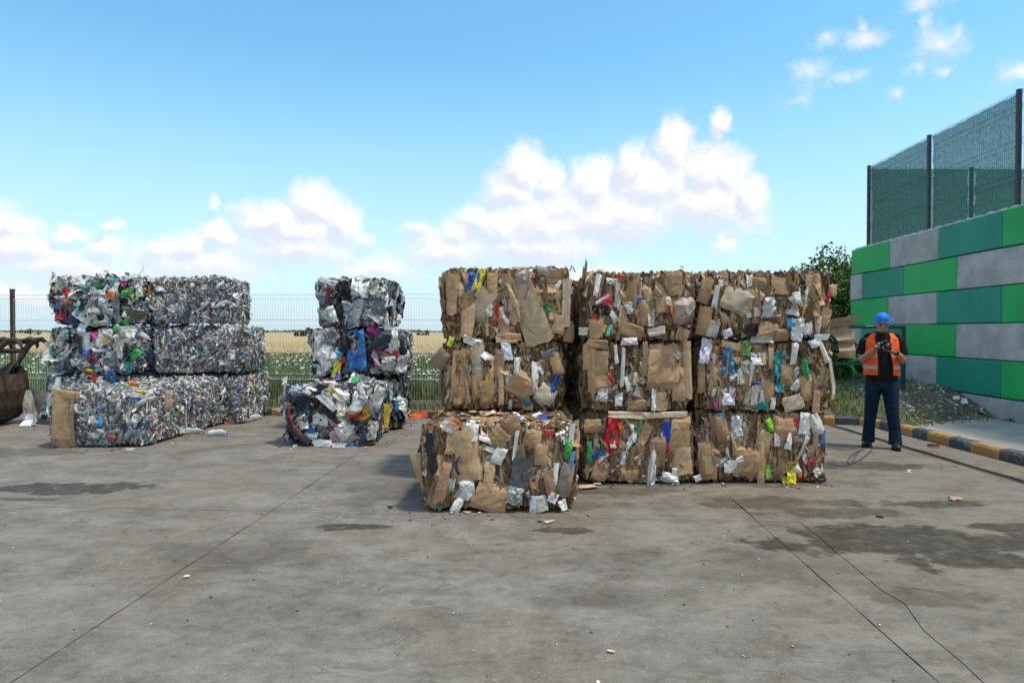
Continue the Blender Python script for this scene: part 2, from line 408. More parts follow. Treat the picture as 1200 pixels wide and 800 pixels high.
# ------------------------------------------------------------------ ground, slabs, drain, kerb
def prism_obj(name, poly, z0, z1, m_, parent=None, **kw):
    return obj(name, B().prism(poly, z0, z1).me(name, M[m_]), parent, **kw)
obj('ground', mesh('ground', [(-3000, -60, -.14), (3000, -60, -.14), (3000, 5000, -.14), (-3000, 5000, -.14)], [(0, 1, 2, 3)], M['meadow_soil']), kind='structure')
def curbY(x): return 11.62 - .119 * x            # far kerb, front face
yard = obj('yard', mesh('yard', [(-30, -6, -.045), (5.7, -6, -.045), (5.7, 10.6, -.045), (5.55, 11.05, -.045), (-30, curbY(-30) + .05, -.045)], [(0, 1, 2, 3, 4)], M['groove_dirt']), kind='structure')
SL = .045
def Xl(x0, y): return x0 + SL * (y - 5.6)        # a lengthways joint, a little off the view axis
def Yt(y0, x): return y0 - .075 * x
def chip(p, a=.006): return (p[0] + R.uniform(-a, a), p[1] + R.uniform(-a, a))
def edge(p, q, n, a=.005):
    return [chip((p[0] + (q[0] - p[0]) * i / n, p[1] + (q[1] - p[1]) * i / n), a if 0 < i < n else 0) for i in range(n)]
xs = [-26, -22, -18, -14, -10, -6, -2.02, 1.95, 5.03]
ys = [-5.5, -.5, 5.52, 99]
G = .003
for i in range(len(xs) - 1):
    for j in range(len(ys) - 1):
        a0, a1 = xs[i], xs[i + 1]
        def corner(xa, yb, sx, sy):
            y = Yt(yb, xa) if yb < 90 else curbY(xa) - .01
            x = Xl(xa, y) if xa < 5 else 5.03
            return (x + sx * G, y + sy * G)
        P = [corner(a0, ys[j], 1, 1), corner(a1, ys[j], -1, 1), corner(a1, ys[j + 1], -1, -1), corner(a0, ys[j + 1], 1, -1)]
        if a1 > 5 and ys[j + 1] > 90: P = [P[0], P[1], (5.02, 10.98), (5.0, curbY(5.0) - .01), P[3]]
        if abs(a0 - 1.95) < .01:                 # the right-hand slab is cracked along its length
            if j == 1:
                A, Bc, Cc, D = P
                crk = [(2.26, Yt(5.52, 2.26) - G), (2.24, 5.0), (2.20, 4.6), (2.17, 4.3), (2.13, 3.95), (2.16, 3.75), (2.07, 3.4), (2.05, 3.1), (2.0, 2.8), (1.96, 2.4), (1.9, 1.6), (1.85, .8), (1.78, Yt(-.5, 1.78) + G)]
                crk = [(x + R.uniform(-.012, .012), y) for x, y in crk]
                A = (A[0] - .0, A[1]); left = [A] + [(x - .0025, y) for x, y in crk[::-1]] + [D]
                if True:
                    left[1] = (max(left[1][0], A[0] + .02), left[1][1])
                prism_obj('concrete_slab', left, -.12, -.002, 'concrete', yard)
                prism_obj('concrete_slab', [Bc, Cc] + [(x + .0025, y) for x, y in crk], -.12, 0, 'concrete', yard)
                continue
        poly = []
        for k in range(len(P)):
            poly += edge(P[k], P[(k + 1) % len(P)], 26)
        prism_obj('concrete_slab', poly, -.12, R.uniform(-.003, .001), 'concrete', yard)
# gutter slab between drain and kerb
prism_obj('gutter_slab', edge((5.17, -5.5), (5.69, -5.5), 3) + edge((5.69, -5.5), (5.69, 10.5), 10) + [(5.62, 10.8), (5.45, 10.93), (5.19, 10.96)] + edge((5.17, 10.9), (5.17, -5.5), 70, .012), -.12, -.004, 'concrete', yard)
# loose dirt lying in the drain
V = []; Fc = []; n = 90
for i in range(n + 1):
    y = -5.5 + 16.4 * i / n
    for k in range(4):
        V.append((5.03 + .047 * k, y, -.028 + (0, .012, .012, 0)[k] * R.random() * 1.5))
for i in range(n):
    for k in range(3): Fc.append((i * 4 + k, i * 4 + k + 1, i * 4 + k + 5, i * 4 + k + 4))
obj('drain_dirt', mesh('drain_dirt', V, Fc, M['groove_dirt']), kind='stuff')['label'] = 'dark dirt filling the narrow drain channel beside the kerb'
# kerb
kerb = obj('kerb', mesh('kerb', [(-26, curbY(-26) + .03, -.1), (5.4, curbY(5.4) + .03, -.1), (5.4, curbY(5.4) + .12, -.1), (-26, curbY(-26) + .12, -.1)], [(0, 1, 2, 3)], M['groove_dirt']), kind='structure')
def kerbstone(p, q, dark, h=.125, wdt=.16, broken=0):
    p = Vector((p[0], p[1], 0)); q = Vector((q[0], q[1], 0)); t = (q - p).normalized(); nn = Vector((-t.y, t.x, 0))
    L = (q - p).length; n = 7; V = []; Fc = []
    prof = [(0, -.12), (0, h - .03), (.02, h), (wdt - .01, h), (wdt, h - .01), (wdt, -.12)]
    for i in range(n + 1):
        s = .003 + (L - .006) * i / n
        for (o, z) in prof:
            dz = 0
            if broken and z > .05:
                fx = (i / n) if broken > 0 else 1 - i / n
                if fx > .62: dz = -(fx - .62) * .25 * (1 if o < .1 else .5); o = o + (fx - .62) * .18 * (1 if o < .1 else 0)
            V.append(p + t * s + nn * (o + R.uniform(-.003, .003)) + Vector((0, 0, z + dz + (R.uniform(-.004, .004) if z > .05 else 0))))
    m_ = len(prof)
    for i in range(n):
        for k in range(m_ - 1): Fc.append((i * m_ + k, (i + 1) * m_ + k, (i + 1) * m_ + k + 1, i * m_ + k + 1))
    Fc.append(tuple(range(m_))); Fc.append(tuple(n * m_ + k for k in range(m_ - 1, -1, -1)))
    return obj('kerb_stone', mesh('kerb_stone', V, Fc, M['kerb_dark' if dark else 'kerb_yellow']), kerb)
x = -25.78
k = 0
while x < 5.1:
    kerbstone((x, curbY(x)), (x + .5, curbY(x + .5)), k % 2 == 0); x += .5; k += 1
pts = [(5.22, 11.0), (5.55, 10.9), (5.69, 10.55), (5.70, 10.1), (5.71, 9.72), (5.715, 9.38), (5.72, 8.92), (5.72, 8.50), (5.72, 8.0)]
dk = [True, False, True, False, True, False, True, False]
for i in range(len(pts) - 1):
    kerbstone(pts[i], pts[i + 1], dk[i], .12 if i > 5 else .125, broken=(1 if i == 6 else 0) )
kerbstone((5.725, 8.0), (5.74, 7.5), True, .115, broken=0)
y = 7.5; d_ = False
while y > -3:
    kerbstone((5.74, y), (5.74, y - .5), d_); y -= .5; d_ = not d_
# pavement behind the right kerb and the dirt mound rising to the wall
obj('pavement', B().prism(edge((5.88, -4), (7.75, -4), 4) + edge((7.75, -4), (7.62, 10.9), 4) + edge((7.62, 10.95), (5.98, 10.1), 12, .04) + edge((5.88, 9.9), (5.88, -4), 40, .012), -.05, .118).me('pavement', M['rough_concrete']), kind='structure')
def mound_h(x, y):
    if x > 5.3:
        a = min(1, max(0, (x - 5.75) / 1.6)); b = min(1, max(0, (y - (9.9 + .55 * (x - 5.9))) / 1.3)); v = min(.10 + .40 * (a * .75 + .25) * b, .085 + max(0, y - vfront(x)) * .55)
    else: v = .07
    k_ = min(1, .3 + max(0, y - vfront(x)) * 1.5); v += k_ * (.035 * mnoise.noise((x * 1.7, y * 1.7, 0)) + .02 * mnoise.noise((x * 5, y * 5, 3)))
    return v
def grid(x0, x1, y0f, y1, nx, ny, hf):
    V = []; Fc = []
    for j in range(ny + 1):
        for i in range(nx + 1):
            x = x0 + (x1 - x0) * i / nx; ya = y0f(x); y = ya + (y1 - ya) * j / ny; V.append((x, y, hf(x, y)))
    for j in range(ny):
        for i in range(nx): k = j * (nx + 1) + i; Fc.append((k, k + 1, k + nx + 2, k + nx + 1))
    return V, Fc
def vfront(x):
    if x < 5.3: return curbY(x) + .09
    if x < 5.6: return 11.08 - (x - 5.3) * .45
    if x < 5.80: return 10.945 - (x - 5.6) * 2.6
    if x < 5.84: return 10.42 - (x - 5.8) / .04 * .66
    return 9.74 + .5 * (x - 5.84)
V, Fc = grid(-26, 5.3, vfront, 17.5, 110, 24, lambda x, y: mound_h(x, y))
V2, F2 = grid(5.3, 8.6, vfront, 17.5, 90, 60, lambda x, y: mound_h(x, y)); Fc += [tuple(i + len(V) for i in q) for q in F2]; V += V2
obj('verge', mesh('verge', V, Fc, M['soil'], smooth=True), kind='structure')

# ------------------------------------------------------------------ painted block wall
wall = thing('block_wall', 'tall wall of stacked concrete blocks painted green, teal and bare grey', 'wall', (7.7, 11, 0))
def wallX(y): return 7.80 + .049 * (y - 10.4)
AW = math.atan(.049)
def block(y0, y1, z0, z1, m_, knobs=0, thick=.6):
    y0 += .006; y1 -= .006; z0 += .007; z1 -= .007; c = .014
    L = y1 - y0; H = z1 - z0; V = []
    for (ix, off) in ((0, c), (c, 0)):
        V += [(ix, off, off), (ix, L - off, off), (ix, L - off, H - off), (ix, off, H - off)]
    V += [(thick, 0, 0), (thick, L, 0), (thick, L, H), (thick, 0, H)]
    V = [(x + (R.uniform(-.004, .004) if x < .1 else 0), y, z) for x, y, z in V]
    Fc = [(0, 1, 2, 3)[::-1]] + [(a + i, a + (i + 1) % 4, a + 4 + (i + 1) % 4, a + 4 + i) for a in (0, 4) for i in range(4)] + [(8, 9, 10, 11)]
    o = obj('concrete_block', mesh('concrete_block', V, Fc, M[m_]), wall)
    o.location = (wallX(y0) - 7.7 + R.uniform(-.018, .018), y0 - 11, z0); o.rotation_euler = (0, 0, -AW)
    if knobs:
        for i in range(knobs):
            for xk in (.13, .44):
                k = obj('knob', KN, o); k.location = (xk, (i + .5) * L / knobs, H - .002); k.scale = (1, 1, R.uniform(.8, 1.1))
KN = B().ell((0, 0, 0), (.115, .115, .065), 12, 6).me('knob', M['knob_grey'], True)
BASE = .43; Hh = .6
odd = [1.93, 3.73, 5.53, 7.33, 9.13, 10.93, 12.73, 14.53, 16.33]
ev = [1.35, 3.15, 4.95, 6.75, 8.55, 10.35, 12.15, 13.95, 15.75, 16.33]
seq = ['paint_green', 'block_grey', 'paint_teal']
#            row from top:     colours listed from the far end (16.33) towards the camera
rows = [(odd, ['paint_green', 'block_grey', 'paint_teal', 'paint_green', 'block_grey', 'paint_teal', 'paint_green', 'block_grey']),
        (ev, ['block_grey', 'paint_teal', 'paint_green', 'block_grey', 'paint_teal', 'paint_green', 'block_grey', 'paint_teal', 'paint_green']),
        (odd, ['paint_green', 'block_grey', 'paint_teal', 'paint_green', 'block_grey', 'paint_teal', 'paint_green', 'block_grey']),
        (ev, ['block_grey', 'paint_teal', 'paint_green', 'block_grey', 'paint_teal', 'paint_green', 'block_grey', 'paint_teal', 'paint_green']),
        (odd, ['paint_green', 'block_grey', 'paint_teal', 'paint_green', 'block_grey', 'paint_teal', 'paint_green', 'block_grey'])]
for r, (yy, cols) in enumerate(rows):
    z1 = BASE + Hh * (5 - r)
    for k, cname in enumerate(cols):
        a, b_ = yy[len(yy) - 2 - k], yy[len(yy) - 1 - k]
        block(a, b_, z1 - Hh, z1, cname, 6 if r == 0 else 0)
y = 16.33; k = 0
while y > 2:
    block(y - 1.2, y, -.1, BASE - .004, 'block_grey', 0, .62); y -= 1.2
# wall return running away to the right at its far end
for r in range(6):
    for i in range(3):
        L0 = .62 + i * 1.8 - (.9 if r % 2 else 0)
        x0 = max(.62, L0); x1 = L0 + 1.79
        o = obj('concrete_block', B().box(((x0 + x1) / 2, 0, 0), (x1 - x0, .6, .586 if r else .52)).me('concrete_block', M[('block_grey', 'paint_green', 'paint_teal')[(r + i) % 3] if r else 'block_grey']), wall)
        o.location = (wallX(16.02) - 7.7, 16.02 - 11, BASE + Hh * (r - .5) if r else .17)

# ------------------------------------------------------------------ netted fence on top of the wall
ZW = BASE + 5 * Hh
def mesh_panel(L, H, vs=.05, folds=(0, .55, 1.1, 1.65, 1.93), r=.0022, hr=.0028, fold=.03):
    b = B(); n = int(L / vs)
    zs = []
    for z in folds: zs += [(z - .05, 0), (z, fold), (z + .05, 0)]
    zs = [(max(0, min(H, z)), o) for z, o in zs]
    zz = [(0, 0)] + [p for p in zs if 0 < p[0] < H] + [(H, 0)]
    for i in range(n + 1): 
        x = min(L, i * vs); V = []; Fc = []
        for z, o in zz:
            V += [(x - r, o - r, z), (x + r, o - r, z), (x, o + r, z)]
        for j in range(len(zz) - 1):
            for k in range(3): Fc.append((j * 3 + k, j * 3 + (k + 1) % 3, j * 3 + 3 + (k + 1) % 3, j * 3 + 3 + k))
        b.add(V, Fc)
    for z in folds:
        for dz in (-.05, .05):
            zc = max(.01, min(H - .005, z + dz)); b.tube([(0, .003, zc), (L, .003, zc)], hr, 4)
    return b
fw = thing('netted_fence', 'dark wire mesh fence with green shade netting standing on top of the block wall', 'fence', (8.1, 11, ZW))
def fx(y): return 8.13 + .046 * (y - 11)
FY = [1.0, 3.5, 6.0, 8.5, 11.0, 13.55, 16.05]
pm = B().box((0, 0, .97), (.06, .06, 1.98)).me('post', M['dark_post'])
capm = B().box((0, 0, 0), (.068, .068, .012)).me('post_cap', M['dark_post'])
for y in FY:
    p = obj('post', pm, fw); p.location = (fx(y) - 8.1, y - 11, -.03)
    c = obj('post_cap', capm, p); c.location = (0, 0, 1.967)
def net(L, H, off, sag=.05):
    nx, nz = 24, 12; V = []; Fc = []
    for j in range(nz + 1):
        for i in range(nx + 1):
            u, v_ = i / nx, j / nz
            x = u * L; z = .02 + v_ * (H - .02)
            sc = abs(math.sin(v_ * math.pi * 4)) * .055       # scalloped between its ties
            if i == 0: x += sc + .03
            if i == nx: x -= sc * .6 + .01
            V.append((x, off + .012 * math.sin(u * 9 + v_ * 5), z + (.008 * math.sin(u * 40) if j == nz else 0)))
    for j in range(nz):
        for i in range(nx): k = j * (nx + 1) + i; Fc.append((k, k + 1, k + nx + 2, k + nx + 1))
    return V, Fc
ANG = math.pi / 2 - math.atan(.046)
for a, b_ in zip(FY[:-1], FY[1:]):
    L = math.hypot(b_ - a, fx(b_) - fx(a)) - .07
    o = obj('wire_mesh', mesh_panel(L, 1.92).me('wire_mesh', M['dark_post']), fw, kind='stuff')
    o.location = (fx(a) - 8.1 + .002, a - 11 + .035, .0); o.rotation_euler = (0, 0, ANG)
    V, Fc = net(L, 1.9, -.045)
    o2 = obj('shade_net', mesh('shade_net', V, Fc, M['shade_net'], smooth=True), fw); o2.location = o.location; o2.rotation_euler = o.rotation_euler
for i in range(1, 4):
    x = fx(16.05) + 2.5 * i
    p = obj('post', pm, fw); p.location = (x - 8.1, 5.2, -.03); c = obj('post_cap', capm, p); c.location = (0, 0, 1.967)
for i in range(3):
    x = fx(16.05) + 2.5 * i + .035
    o = obj('wire_mesh', mesh_panel(2.43, 1.92).me('wire_mesh', M['dark_post']), fw, kind='stuff'); o.location = (x - 8.1, 5.17, 0)
    V, Fc = net(2.43, 1.9, .05); o2 = obj('shade_net', mesh('shade_net', V, Fc, M['shade_net'], smooth=True), fw); o2.location = o.location

# ------------------------------------------------------------------ boundary mesh fence behind the bales
fl = thing('mesh_fence', 'long welded wire mesh fence with rusty post along the meadow', 'fence', (0, 12.6, 0))
def fY(x): return 12.55 - .045 * x
PX = [at(15, 388, fY(-9.5)).x + 3.0 * i for i in range(-3, 6)]
pf = B().box((0, 0, 1.1), (.06, .06, 2.36)).me('post', M['rust'])
cf = B().box((0, 0, 0), (.07, .07, .02)).me('post_cap', M['rust'])
for x in PX:
    p = obj('post', pf, fl); p.location = (x, fY(x) - 12.6, 0); c = obj('post_cap', cf, p); c.location = (0, 0, 2.29)
pmm = mesh_panel(2.93, 2.03, .05, (0, .5, 1.0, 1.5, 2.0), .0024, .0036, .04).me('wire_mesh', M['galv'])
for a, b_ in zip(PX[:-1], PX[1:]):
    o = obj('wire_mesh', pmm, fl, kind='stuff'); o.location = (a + .035, fY(a) - 12.6 - .02, .16); o.rotation_euler = (0, 0, math.atan2(fY(b_) - fY(a), 3.0))
# green bar railing at the right-hand end
gr = thing('bar_railing', 'dark green metal bar railing behind the man in the orange vest', 'railing', (at(1058, 400, 12.3).x, 12.3, .3))
gx = gr.location.x
obj('post', B().box((0, 0, .62), (.07, .07, 1.35)).me('post', M['green_paint']), gr)
for yy in (383.5, 404.5, 426, 447):
    z = at(1000, yy, 12.3).z - .3
    o = obj('rail', B().box((-.92, 0, 0), (1.8, .035, .045)).me('rail', M['green_paint']), gr); o.location = (0, 0, z)

# ------------------------------------------------------------------ meadow, wheat, far trees
def scatter_quads(name, C, Sx, Sz, tint, up=True, tilt=.4, m_='leaf', parent=None, **kw):
    n = len(C); az = rng.uniform(0, 2 * np.pi, n)
    a = np.stack([np.cos(az), np.sin(az), rng.normal(0, .15, n)], 1)
    b = np.stack([rng.normal(0, tilt, n), rng.normal(0, tilt, n), np.ones(n)], 1) if up else rng.normal(0, 1, (n, 3))
    if not up:
        a = rng.normal(0, 1, (n, 3)); a /= np.linalg.norm(a, axis=1, keepdims=True)
        b -= (a * b).sum(1, keepdims=True) * a
    b /= np.linalg.norm(b, axis=1, keepdims=True)
    Sx = np.asarray(Sx).reshape(-1, 1) * np.ones((n, 1)); Sz = np.asarray(Sz).reshape(-1, 1) * np.ones((n, 1))
    if up:      # blade: tapering, foot at C
        V = np.stack([C - a * Sx / 2, C + a * Sx / 2, C + b * Sz + a * Sx * .08, C + b * Sz - a * Sx * .08], 1)
    else:       # leaf: a diamond
        V = np.stack([C - b * Sz / 2, C + a * Sx / 2, C + b * Sz / 2, C - a * Sx / 2], 1)
    Fc = np.arange(n * 4).reshape(n, 4)
    t = np.repeat(tint, 4, axis=0)
    return obj(name, mesh(name, V.reshape(-1, 3), Fc, M[m_], tint=t), parent, **kw)
def field_pts(n, y0, y1, spread=1.05, z=0.):
    y = y0 + (y1 - y0) * rng.random(n) ** 1.6
    x = (rng.random(n) * 2 - 1) * y * .8 * spread
    return np.stack([x, y, np.full(n, z)], 1)
def cols(n, a, b, j=.15):
    t = rng.random((n, 1)); c = np.array(a) * (1 - t) + np.array(b) * t
    return c * (1 + rng.normal(0, j, (n, 1))).clip(.4, 1.7)
n = 60000
C = field_pts(n, 13.1, 30, 1.15); C = C[C[:, 0] < 8.2 + (C[:, 1] - 13) * .5]
n = len(C); C[:, 2] = -.1
ht = .35 + .35 * rng.random(n); nn_ = np.array([mnoise.noise((c[0] * .5, c[1] * .5, 0)) for c in C]); ht *= 1 + .4 * nn_
o = scatter_quads('meadow_grass', C, .016 + .004 * C[:, 1:2] * .35, ht + .1, cols(n, (.085, .14, .035), (.20, .24, .085)), tilt=.25, kind='stuff')
o['label'] = 'tall green meadow weeds growing beyond the mesh fence'
# yarrow-like white flower heads, thinning on the right
C = field_pts(12500, 13.3, 31, 1.15); keep = []
for c in C:
    v = mnoise.noise((c[0] * .35, c[1] * .35, 5)) + (.15 if c[1] > 17 else -.12) - (.12 if c[0] > -1.2 else 0)
    keep.append(v > -.1 + R.random() * .25 and c[0] < 7)
C = C[np.array(keep)]; C = C[(C[:, 0] < 5.2) | (C[:, 1] > 18)]; n = len(C); C[:, 2] = .42 + .26 * rng.random(n)
V = []; s = (.008 + .0014 * C[:, 1])[:, None] * (0.6 + .8 * rng.random((n, 1)))
az = rng.uniform(0, 2 * np.pi, n)
corners = [np.stack([np.cos(az + k * np.pi / 2), np.sin(az + k * np.pi / 2), .55 * rng.normal(0, 1, n)], 1) * s + C for k in range(4)]
V = np.stack(corners, 1).reshape(-1, 3)
o = obj('white_flowers', mesh('white_flowers', V, np.arange(n * 4).reshape(n, 4), M['leaf'], tint=np.repeat(cols(n, (.40, .43, .33), (.58, .60, .53), .1), 4, 0)), kind='stuff')
o['label'] = 'mass of small white flowers in the meadow beyond the fence'
# poppies one can count
POP = {480: 'red poppy beyond the fence, farthest left of the loose row', 491: 'red poppy beyond the fence, highest beside the plastic stack', 506: 'red poppy beyond the fence in the middle of the row', 513: 'upper one of two red poppies close to the cardboard stack', 517: 'red poppy beyond the fence nearest the cardboard stack', 483: 'red poppy low in the grass near the plastic stack', 502: 'lowest red poppy in the meadow grass beyond the fence'}
for (px, py) in [(480, 431), (491, 430), (506, 440), (513, 437), (517, 441), (483, 445), (502, 447)]:
    p = at(px, py, R.uniform(13.4, 14.6)); t_ = thing('poppy', POP[px], 'poppy', (p.x, p.y, 0), group='red poppies in the meadow')
    obj('stem', B().tube([(0, 0, -.1), (.01, 0, p.z)], .004, 4).me('stem', mat_green), t_)
    b = B()
    for k in range(4):
        a = k * math.pi / 2; c0 = Vector((0, 0, p.z)); u = Vector((math.cos(a), math.sin(a), .5)) * .045; v_ = Vector((-math.sin(a), math.cos(a), 0)) * .032
        b.add([c0, c0 + u * .6 + v_, c0 + u * 1.1 + Vector((0, 0, .012)), c0 + u * .6 - v_], [(0, 1, 2, 3)])
    obj('petals', b.me('petals', mat_red), t_)
# dry grass and weeds on the verge
def verge_pts(n, x0, x1, y1=13.2):
    x = x0 + (x1 - x0) * rng.random(n); y = np.array([vfront(a) + .03 for a in x]); y = y + (y1 - y) * rng.random(n)
    return np.stack([x, y, np.array([mound_h(a, b) for a, b in zip(x, y)]) - .02], 1)
C = verge_pts(16000, -13, 5.7); n = len(C)
o = scatter_quads('verge_grass', C, .012, .06 + .24 * rng.random(n) * (.4 + .6 * (C[:, 1] - 11.5).clip(0, 1)), cols(n, (.12, .17, .045), (.32, .26, .11), .2), tilt=.4, kind='stuff')
o['label'] = 'dry and green grass on the verge between kerb and fence'
C = verge_pts(6500, 5.3, 7.6, 16); C = C[(rng.random(len(C)) < np.clip(1.15 - (C[:, 0] - 5.4) * .8, .10, 1))]; n = len(C)
o = scatter_quads('weed_patch', C, .02, .04 + .16 * rng.random(n), cols(n, (.07, .15, .02), (.19, .25, .06), .2), tilt=.6, kind='stuff')
o['label'] = 'green weeds on the dirt mound by the right hand kerb'
# rubble and litter chips on the mound
def chips(n, pts, smin, smax, tints, name, label, flat=.5):
    V = []; T = []
    for i in range(n):
        c = np.array(pts[i]); s = smin + (smax - smin) * R.random() ** 2.5
        a = np.array([(1, 0, 0), (0, 1, 0), (-1, 0, 0), (0, -1, 0), (0, 0, flat), (0, 0, -flat)]) * s * rng.uniform(.5, 1.2, (6, 1))
        an = R.random() * 6.28; rot = np.array([[math.cos(an), -math.sin(an), 0], [math.sin(an), math.cos(an), 0], [0, 0, 1]])
        tl = R.uniform(-.6, .6); rx = np.array([[1, 0, 0], [0, math.cos(tl), -math.sin(tl)], [0, math.sin(tl), math.cos(tl)]])
        V.append(a @ rx @ rot + c + (0, 0, s * .25)); T.append(np.repeat([np.array(R.choice(tints)) * R.uniform(.7, 1.2)], 6, 0))
    f = np.array([(0, 1, 4), (1, 2, 4), (2, 3, 4), (3, 0, 4), (1, 0, 5), (2, 1, 5), (3, 2, 5), (0, 3, 5)])
    Fc = (f[None] + (np.arange(n) * 6)[:, None, None]).reshape(-1, 3)
    o = obj(name, mesh(name, np.concatenate(V), Fc, M['paper'], tint=np.concatenate(T)), kind='stuff'); o['label'] = label; return o
greys = [(.26, .235, .19), (.36, .33, .28), (.48, .45, .40), (.18, .155, .12), (.21, .17, .115), (.14, .11, .075), (.30, .23, .15), (.17, .14, .10), (.22, .19, .15), (.62, .60, .56)]
C = [c for c in verge_pts(5200, 5.75, 7.8, 14.5)]
chips(len(C), C, .012, .06, greys, 'rubble', 'pale stones and litter strewn over the dirt mound')
pp = []
for i in range(1500):
    y = 2.2 + 9.0 * R.random() ** .8; pp.append((R.uniform(-.78, .62) * y if R.random() < .9 else R.uniform(4.8, 5.7), y, 0))
chips(len(pp), pp, .002, .013, greys + [(.7, .7, .68), (.08, .07, .06)], 'yard_grit', 'small stones and crumbs scattered on the concrete yard')
# wheat: a raised, ragged sheet of ears reaching far back
def wy(x): return 29 + .6 * math.sin(x * .21) + .5 * math.sin(x * .53)
V = []; Fc = []
nx, yl = 160, [0, .05, .4, 2, 6, 15, 40, 100, 250, 500]
for i in range(nx + 1):
    s = -1 + 2 * i / nx
    for j, dy in enumerate(yl):
        y = wy(s * 40) + dy; V.append((s * (45 + dy * 1.3), y, (-.1 if j == 0 else .62 + R.uniform(-.04, .04) * (dy < 20)) + (0 if dy < 60 else -.0)))
m_ = len(yl)
for i in range(nx):
    for j in range(m_ - 1): Fc.append((i * m_ + j, (i + 1) * m_ + j, (i + 1) * m_ + j + 1, i * m_ + j + 1))
o = obj('wheat_field', mesh('wheat_field', V, Fc, M['wheat']), kind='stuff'); o['label'] = 'golden ripe wheat field stretching to the horizon'
n = 24000; y = 28.5 + 30 * rng.random(n) ** 2; x = (rng.random(n) * 2 - 1) * y * .85
C = np.stack([x, y, np.full(n, .45)], 1)
scatter_quads('wheat_ears', C, .04, .28, cols(n, (.42, .3, .12), (.6, .45, .2), .12), tilt=.3, kind='stuff')['label'] = 'ears of ripe wheat at the near edge of the field'
n = 9000; y = 490 + 60 * rng.random(n); x = (rng.random(n) * 2 - 1) * 460
hgt = np.array([max(0, mnoise.noise((a * .012, 0, 0)) * 2.6 + mnoise.noise((a * .06, 4, 0)) * 1.1 + 1.6) for a in x])
C = np.stack([x, y, hgt * rng.random(n) + .3], 1)
scatter_quads('far_trees', C, 2.6, 2.2, cols(n, (.13, .16, .16), (.18, .21, .20), .10), up=False, kind='stuff')['label'] = 'far line of trees along the horizon'  # leaf colours lightened, distance haze painted in

BARK = simple('bark', (.10, .075, .05), .9, .2, 0, .3, 10, .5)
def tree(name, label, cx, cy, z0, H, rx, ry, n, leaf, dark, light, cat='tree', clumps=26, zc=.55, trunk_r=.06, group=None):
    t_ = thing(name, label, cat, (cx, cy, z0), group=group); b = B()
    b.tube([(0, 0, -.1), (.03, .02, H * .3), (.0, .05, H * .6), (.05, .0, H * .85)], [trunk_r, trunk_r * .8, trunk_r * .5, trunk_r * .2], 7)
    cl = []
    for k in range(clumps):
        while True:
            p = np.array([R.uniform(-1, 1), R.uniform(-1, 1), R.uniform(-1, 1)])
            if np.linalg.norm(p) < 1: break
        p = p * np.array([rx, ry, H * .5]) * .88 + (0, 0, H * zc)
        cl.append(p)
        if k < 12: b.tube([(0, 0, H * R.uniform(.15, .5)), tuple(p * .5 + np.array((0, 0, H * .2))), tuple(p)], [trunk_r * .45, trunk_r * .3, trunk_r * .08], 5)
    obj('trunk', b.me('trunk', BARK), t_)
    cl = np.array(cl); w_ = rng.integers(0, len(cl), n); rr = rng.uniform(.12, .3, len(cl)) * min(rx, H * .5) * 1.5
    dv = rng.normal(0, 1, (n, 3)); dv /= np.linalg.norm(dv, axis=1, keepdims=True)
    C = cl[w_] + dv * (rr[w_][:, None] * rng.random((n, 1)) ** .45)
    C = C[C[:, 2] > .05]; ct = rng.uniform(.7, 1.3, len(cl)); tn = cols(len(C), dark, light, .2) * ct[w_[:len(C)]][:, None]
    scatter_quads('crown', C, leaf * .7, leaf, tn, up=False, parent=t_)
    return t_
tree('leafy_tree', 'leafy green tree behind the right cardboard stack at the wall end', 8.5, 18.4, .1, 3.5, 1.25, 1.2, 22000, .095, (.04, .085, .02), (.13, .20, .05), clumps=60, zc=.5)
tree('shrub', 'dark green shrub low beside the end of the block wall', 6.85, 14.6, .2, 2.1, .85, .7, 8000, .07, (.025, .06, .014), (.08, .14, .035), 'shrub', 22, .45, .03)
tree('far_bush', 'round bush standing in the wheat left of the tied plastic stack', at(358, 388, 120).x, 120, .2, 1.9, 2.2, 1.2, 900, .5, (.04, .07, .03), (.08, .12, .05), 'bush', 16, .5, .1)
tree('far_bush', 'small bush standing in the wheat beside the left cardboard stack', at(495, 388, 150).x, 150, .2, 1.7, 1.8, 1.2, 700, .5, (.04, .07, .03), (.08, .12, .05), 'bush', 12, .5, .1)
tree('far_bush', 'small dark bush on the horizon far beyond the leftmost post', at(35, 388, 170).x, 170, .2, 2.0, 2.6, 1.2, 700, .5, (.04, .07, .03), (.08, .12, .05), 'bush', 12, .5, .1)
# broad-leaved weeds at the wall foot
def broad_weed(px, py, lab, n, sz):
    p = gnd(px, py, .13); t_ = thing('broad_leaf_weed', lab, 'weed', (p.x, p.y, .10))
    for i in range(n):
        a = R.uniform(-math.pi, math.pi); L = sz * R.uniform(.6, 1.1); el_ = R.uniform(.2, 1.0); V = []; Fc = []
        for k in range(6):
            s_ = k / 5; c0 = Vector((math.cos(a) * L * s_ * math.cos(el_ * (1 - s_ * .8)), math.sin(a) * L * s_ * math.cos(el_ * (1 - s_ * .8)), L * (math.sin(el_) * s_ - .4 * s_ * s_)))
            wd = sz * .26 * math.sin(math.pi * min(1, s_ * .9 + .08)); sd_ = Vector((-math.sin(a), math.cos(a), 0)) * wd
            V += [c0 - sd_ + Vector((0, 0, .01)), c0, c0 + sd_ + Vector((0, 0, .01))]
        for k in range(5):
            Fc += [(k * 3, k * 3 + 3, k * 3 + 4, k * 3 + 1), (k * 3 + 1, k * 3 + 4, k * 3 + 5, k * 3 + 2)]
        c = np.array((.03, .10, .02)) * R.uniform(.7, 1.5)
        obj('leaf', mesh('leaf', V, Fc, M['leaf'], tint=np.repeat([c], len(V), 0), smooth=True), t_)
